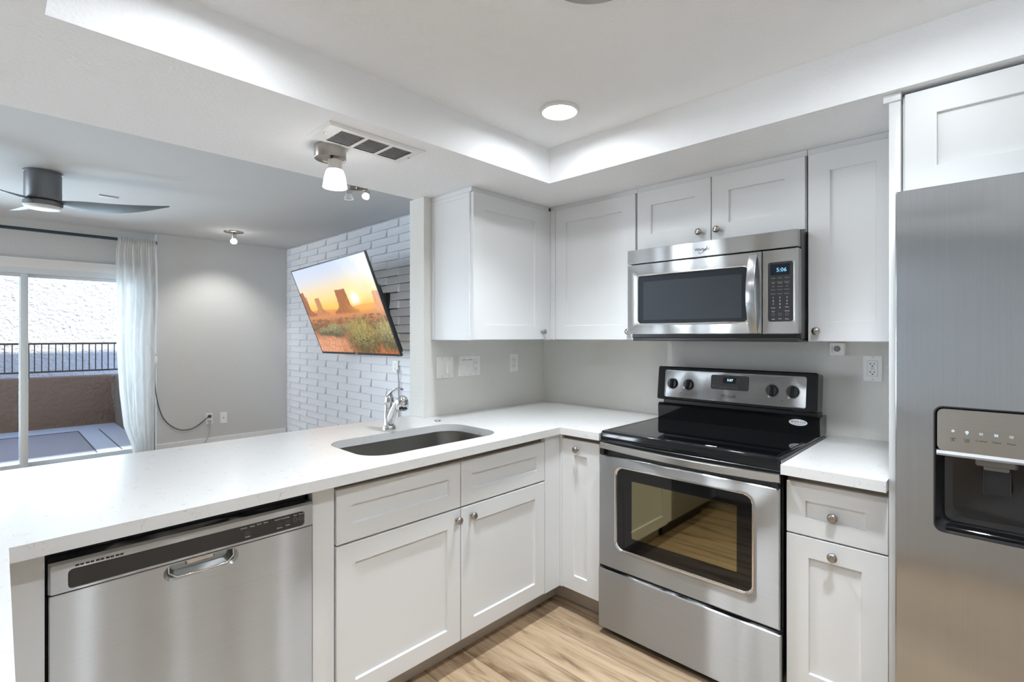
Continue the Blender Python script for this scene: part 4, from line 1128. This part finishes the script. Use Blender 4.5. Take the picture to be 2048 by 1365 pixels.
    img = mix(img, (.76, .43, .27), ss(.12, .02, v) * ss(.55, .72, u) * .9)
    img = img * (1 - (.30 * (fine - .5) * ss(.44, .36, v))[..., None])
    def shrub(uc, vc, ru, rv, col, tip, k=1.0):
        nonlocal img
        d_ = ((u - uc) / ru) ** 2 + ((v - vc) / rv) ** 2 + (fib - .5) * 1.3 + (fine - .5) * 1.1 + (mid - .5) * .8
        m_ = ss(1.15, .55, d_) * k
        img = mix(img, col, m_)
        img = mix(img, tip, m_ * ss(.48, .85, fib * .45 + fine * .55 + .30 * (v - vc) / rv) * .9)
        img = mix(img, np.array(col) * .62, m_ * ss(.55, .30, fine * .45 + mid * .25 + .40 * (v - vc + rv * .4) / rv) * .8)
    for i in range(70):
        uc = rng.uniform(.0, 1.0); vc = rng.uniform(.27, .42); q = (.42 - vc) / .15
        shrub(uc, vc, .018 + .04 * q, .007 + .018 * q, (.50, .38, .28), (.62, .50, .34), .6)
    shrub(.17, .250, .13, .050, (.50, .48, .36), (.66, .62, .46)); shrub(.33, .265, .13, .085, (.54, .52, .39), (.72, .68, .46))
    shrub(.50, .29, .08, .06, (.52, .49, .36), (.70, .65, .44)); shrub(.94, .19, .13, .17, (.56, .54, .40), (.78, .72, .44))
    shrub(.66, .165, .20, .21, (.54, .50, .34), (.78, .72, .38))
    img = np.clip(img, 0, 1) ** 2.2
    co = np.empty((nv, nu, 3)); co[..., 0] = W0 + (W1 - W0) * u; co[..., 1] = H0 + (H1 - H0) * v; co[..., 2] = -.0024
    R = np.array(M.to_3x3()); co = co.reshape(-1, 3) @ R.T + np.array(c)
    idx = np.arange(nu * nv).reshape(nv, nu)
    q = np.stack([idx[:-1, :-1], idx[:-1, 1:], idx[1:, 1:], idx[1:, :-1]], -1).reshape(-1, 4)
    me = bpy.data.meshes.new('screen'); me.from_pydata(co.tolist(), [], q.tolist())
    at = me.attributes.new('picture', 'FLOAT_COLOR', 'POINT')
    rgba = np.ones((nu * nv, 4), np.float32); rgba[:, :3] = img.reshape(-1, 3)
    at.data.foreach_set('color', rgba.ravel())
    me.materials.append(MATS['tv_picture'])
    o = bpy.data.objects.new('screen', me); COL.objects.link(o); attach(o, t)
    return M
tv()
b = MB(); b.tube([(-1.90, BY - .03, 1.02), (-1.885, BY - .028, .99), (-1.88, BY - .024, .90), (-1.88, BY - .024, .55), (-1.885, BY - .024, .15)], .006, n=8)
tag(b.build('television_cable', 'cord_grey'), 'thin grey cable hanging down the brick wall below the television', 'cable')

# ================================================================== CURTAIN, ROD, CORDS
t = thing('curtain_rod', (-4.40, -2.8, 2.33), 'dark curtain rod above the patio door', 'curtain rod')
b = MB(); b.tube([(-4.40, -4.4, 2.335), (-4.40, -1.285, 2.335)], .0155, n=16); b.build('rod', 'rod_metal', t)
b = MB(); b.lathe([(.0155, 0), (.022, .002), (.022, .012), (.018, .018), (.001, .020)], c=(-4.40, -1.287, 2.335), axis=(0, 1, 0), n=16); b.build('finial', 'rod_metal', t)
b = MB()
for y in (-1.30, -2.9): b.box(DX + .001, -4.40, y - .008, y + .008, 2.326, 2.340)
b.build('bracket', 'rod_metal', t)
def curtain():
    b = MB()
    zs = np.linspace(2.362, .075, 64); n = 110
    def edge(z, tab):
        for (z0, e0), (z1, e1) in zip(tab, tab[1:]):
            if z0 >= z >= z1: return e0 + (e1 - e0) * (z0 - z) / (z0 - z1)
        return tab[-1][1]
    Lt = [(2.37, -1.605), (2.2, -1.622), (1.2, -1.625), (.75, -1.600), (.4, -1.565), (.2, -1.50), (0, -1.47)]
    Rt = [(2.37, -1.285), (2.1, -1.268), (1.7, -1.264), (1.3, -1.285), (.9, -1.292), (.4, -1.300), (0, -1.318)]
    ls = []
    for z in zs:
        a, c = edge(z, Lt), edge(z, Rt)
        k = min(1, max(0, (2.30 - z) / .5)); row = []
        for i in range(n):
            s = i / (n - 1)
            y = a + (c - a) * s
            f1 = math.sin(s * 2 * PI * 15 + 1) * .008 * (1 - k)
            f2 = (math.sin(s * 2 * PI * 5.2 + .5 * math.sin(z * 1.7) + .4) * .75 + math.sin(s * 2 * PI * 9.1 + 1.3 * z) * .25) * .042 * (.2 + .8 * k)
            pocket = .036 * min(1, max(0, (z - 2.18) / .12)) * (1 if z < 2.352 else .6)
            row.append((-4.400 + pocket + f1 + f2 * (1 if z < 2.18 else max(.0, 1 - (z - 2.18) / .12)), y + .006 * math.cos(s * 2 * PI * 5.2) * k, z + .008 * math.sin(s * 2 * PI * 15) * (z > 2.35)))
        ls.append(row)
    b.loops(ls, False, False, closed=False)
    o = b.build('curtain', 'sheer_fabric', None, angle=180)
    tag(o, 'white sheer curtain panel gathered on the rod at the right of the patio door', 'curtain')
curtain()
t = thing('power_cord', (-4.46, -1.2, .4), 'dark thin power cord drooping from the curtain edge to the outlet', 'cord')
P = [(-4.475, -1.268, 1.14), (-4.470, -1.270, 1.0), (-4.470, -1.272, .85), (-4.470, -1.262, .70), (-4.470, -1.235, .55), (-4.470, -1.19, .42), (-4.470, -1.11, .325), (-4.470, -1.02, .277), (-4.470, -.93, .277), (-4.470, -.86, .31), (-4.468, -.80, .36), (-4.455, -.757, .400)]
def smooth(P, n=6):
    P = [Vector(p) for p in P]; out = []
    for i in range(len(P) - 1):
        p0, p1, p2, p3 = P[max(i - 1, 0)], P[i], P[i + 1], P[min(i + 2, len(P) - 1)]
        for k in range(n):
            q = k / n
            out.append(.5 * ((2 * p1) + (p2 - p0) * q + (2 * p0 - 5 * p1 + 4 * p2 - p3) * q * q + (3 * p1 - p0 - 3 * p2 + p3) * q ** 3))
    return out + [P[-1]]
b = MB(); b.tube(smooth(P), .0048, n=8); b.build('cord', 'cord_dark', t)
b = MB(front_w(WX + .009, 0)); b.lathe([(.019, 0), (.019, .012), (.014, .02), (.009, .03), (.001, .031)], c=(-.744, .400, 0), n=20); b.build('plug', 'cord_dark', t)
b = MB(); b.box(-4.478, -4.440, -1.288, -1.256, 1.045, 1.115, .004); b.build('controller', 'plastic_white', t)
b = MB(); b.loops([[(-4.478, -1.284, 1.115), (-4.455, -1.284, 1.115), (-4.455, -1.264, 1.115), (-4.478, -1.264, 1.115)], [(-4.478, -1.278, 1.16), (-4.470, -1.278, 1.16), (-4.470, -1.272, 1.16), (-4.478, -1.272, 1.16)]]); b.build('controller_hook', 'rod_metal', t)
t = thing('charger_cord', (-4.45, -.74, .2), 'pale cord hanging from the lower half of the outlet to the floor', 'cord')
b = MB(); b.tube(smooth([(-4.455, -.744, .335), (-4.45, -.746, .28), (-4.455, -.755, .20), (-4.45, -.80, .10), (-4.44, -.88, .06)]), .005, n=8); b.build('cord', 'cord_grey', t)
b = MB(front_w(WX + .009, 0)); b.slab(-.762, -.726, .325, .352, 0, .022, .004); b.build('plug', 'cord_grey', t)
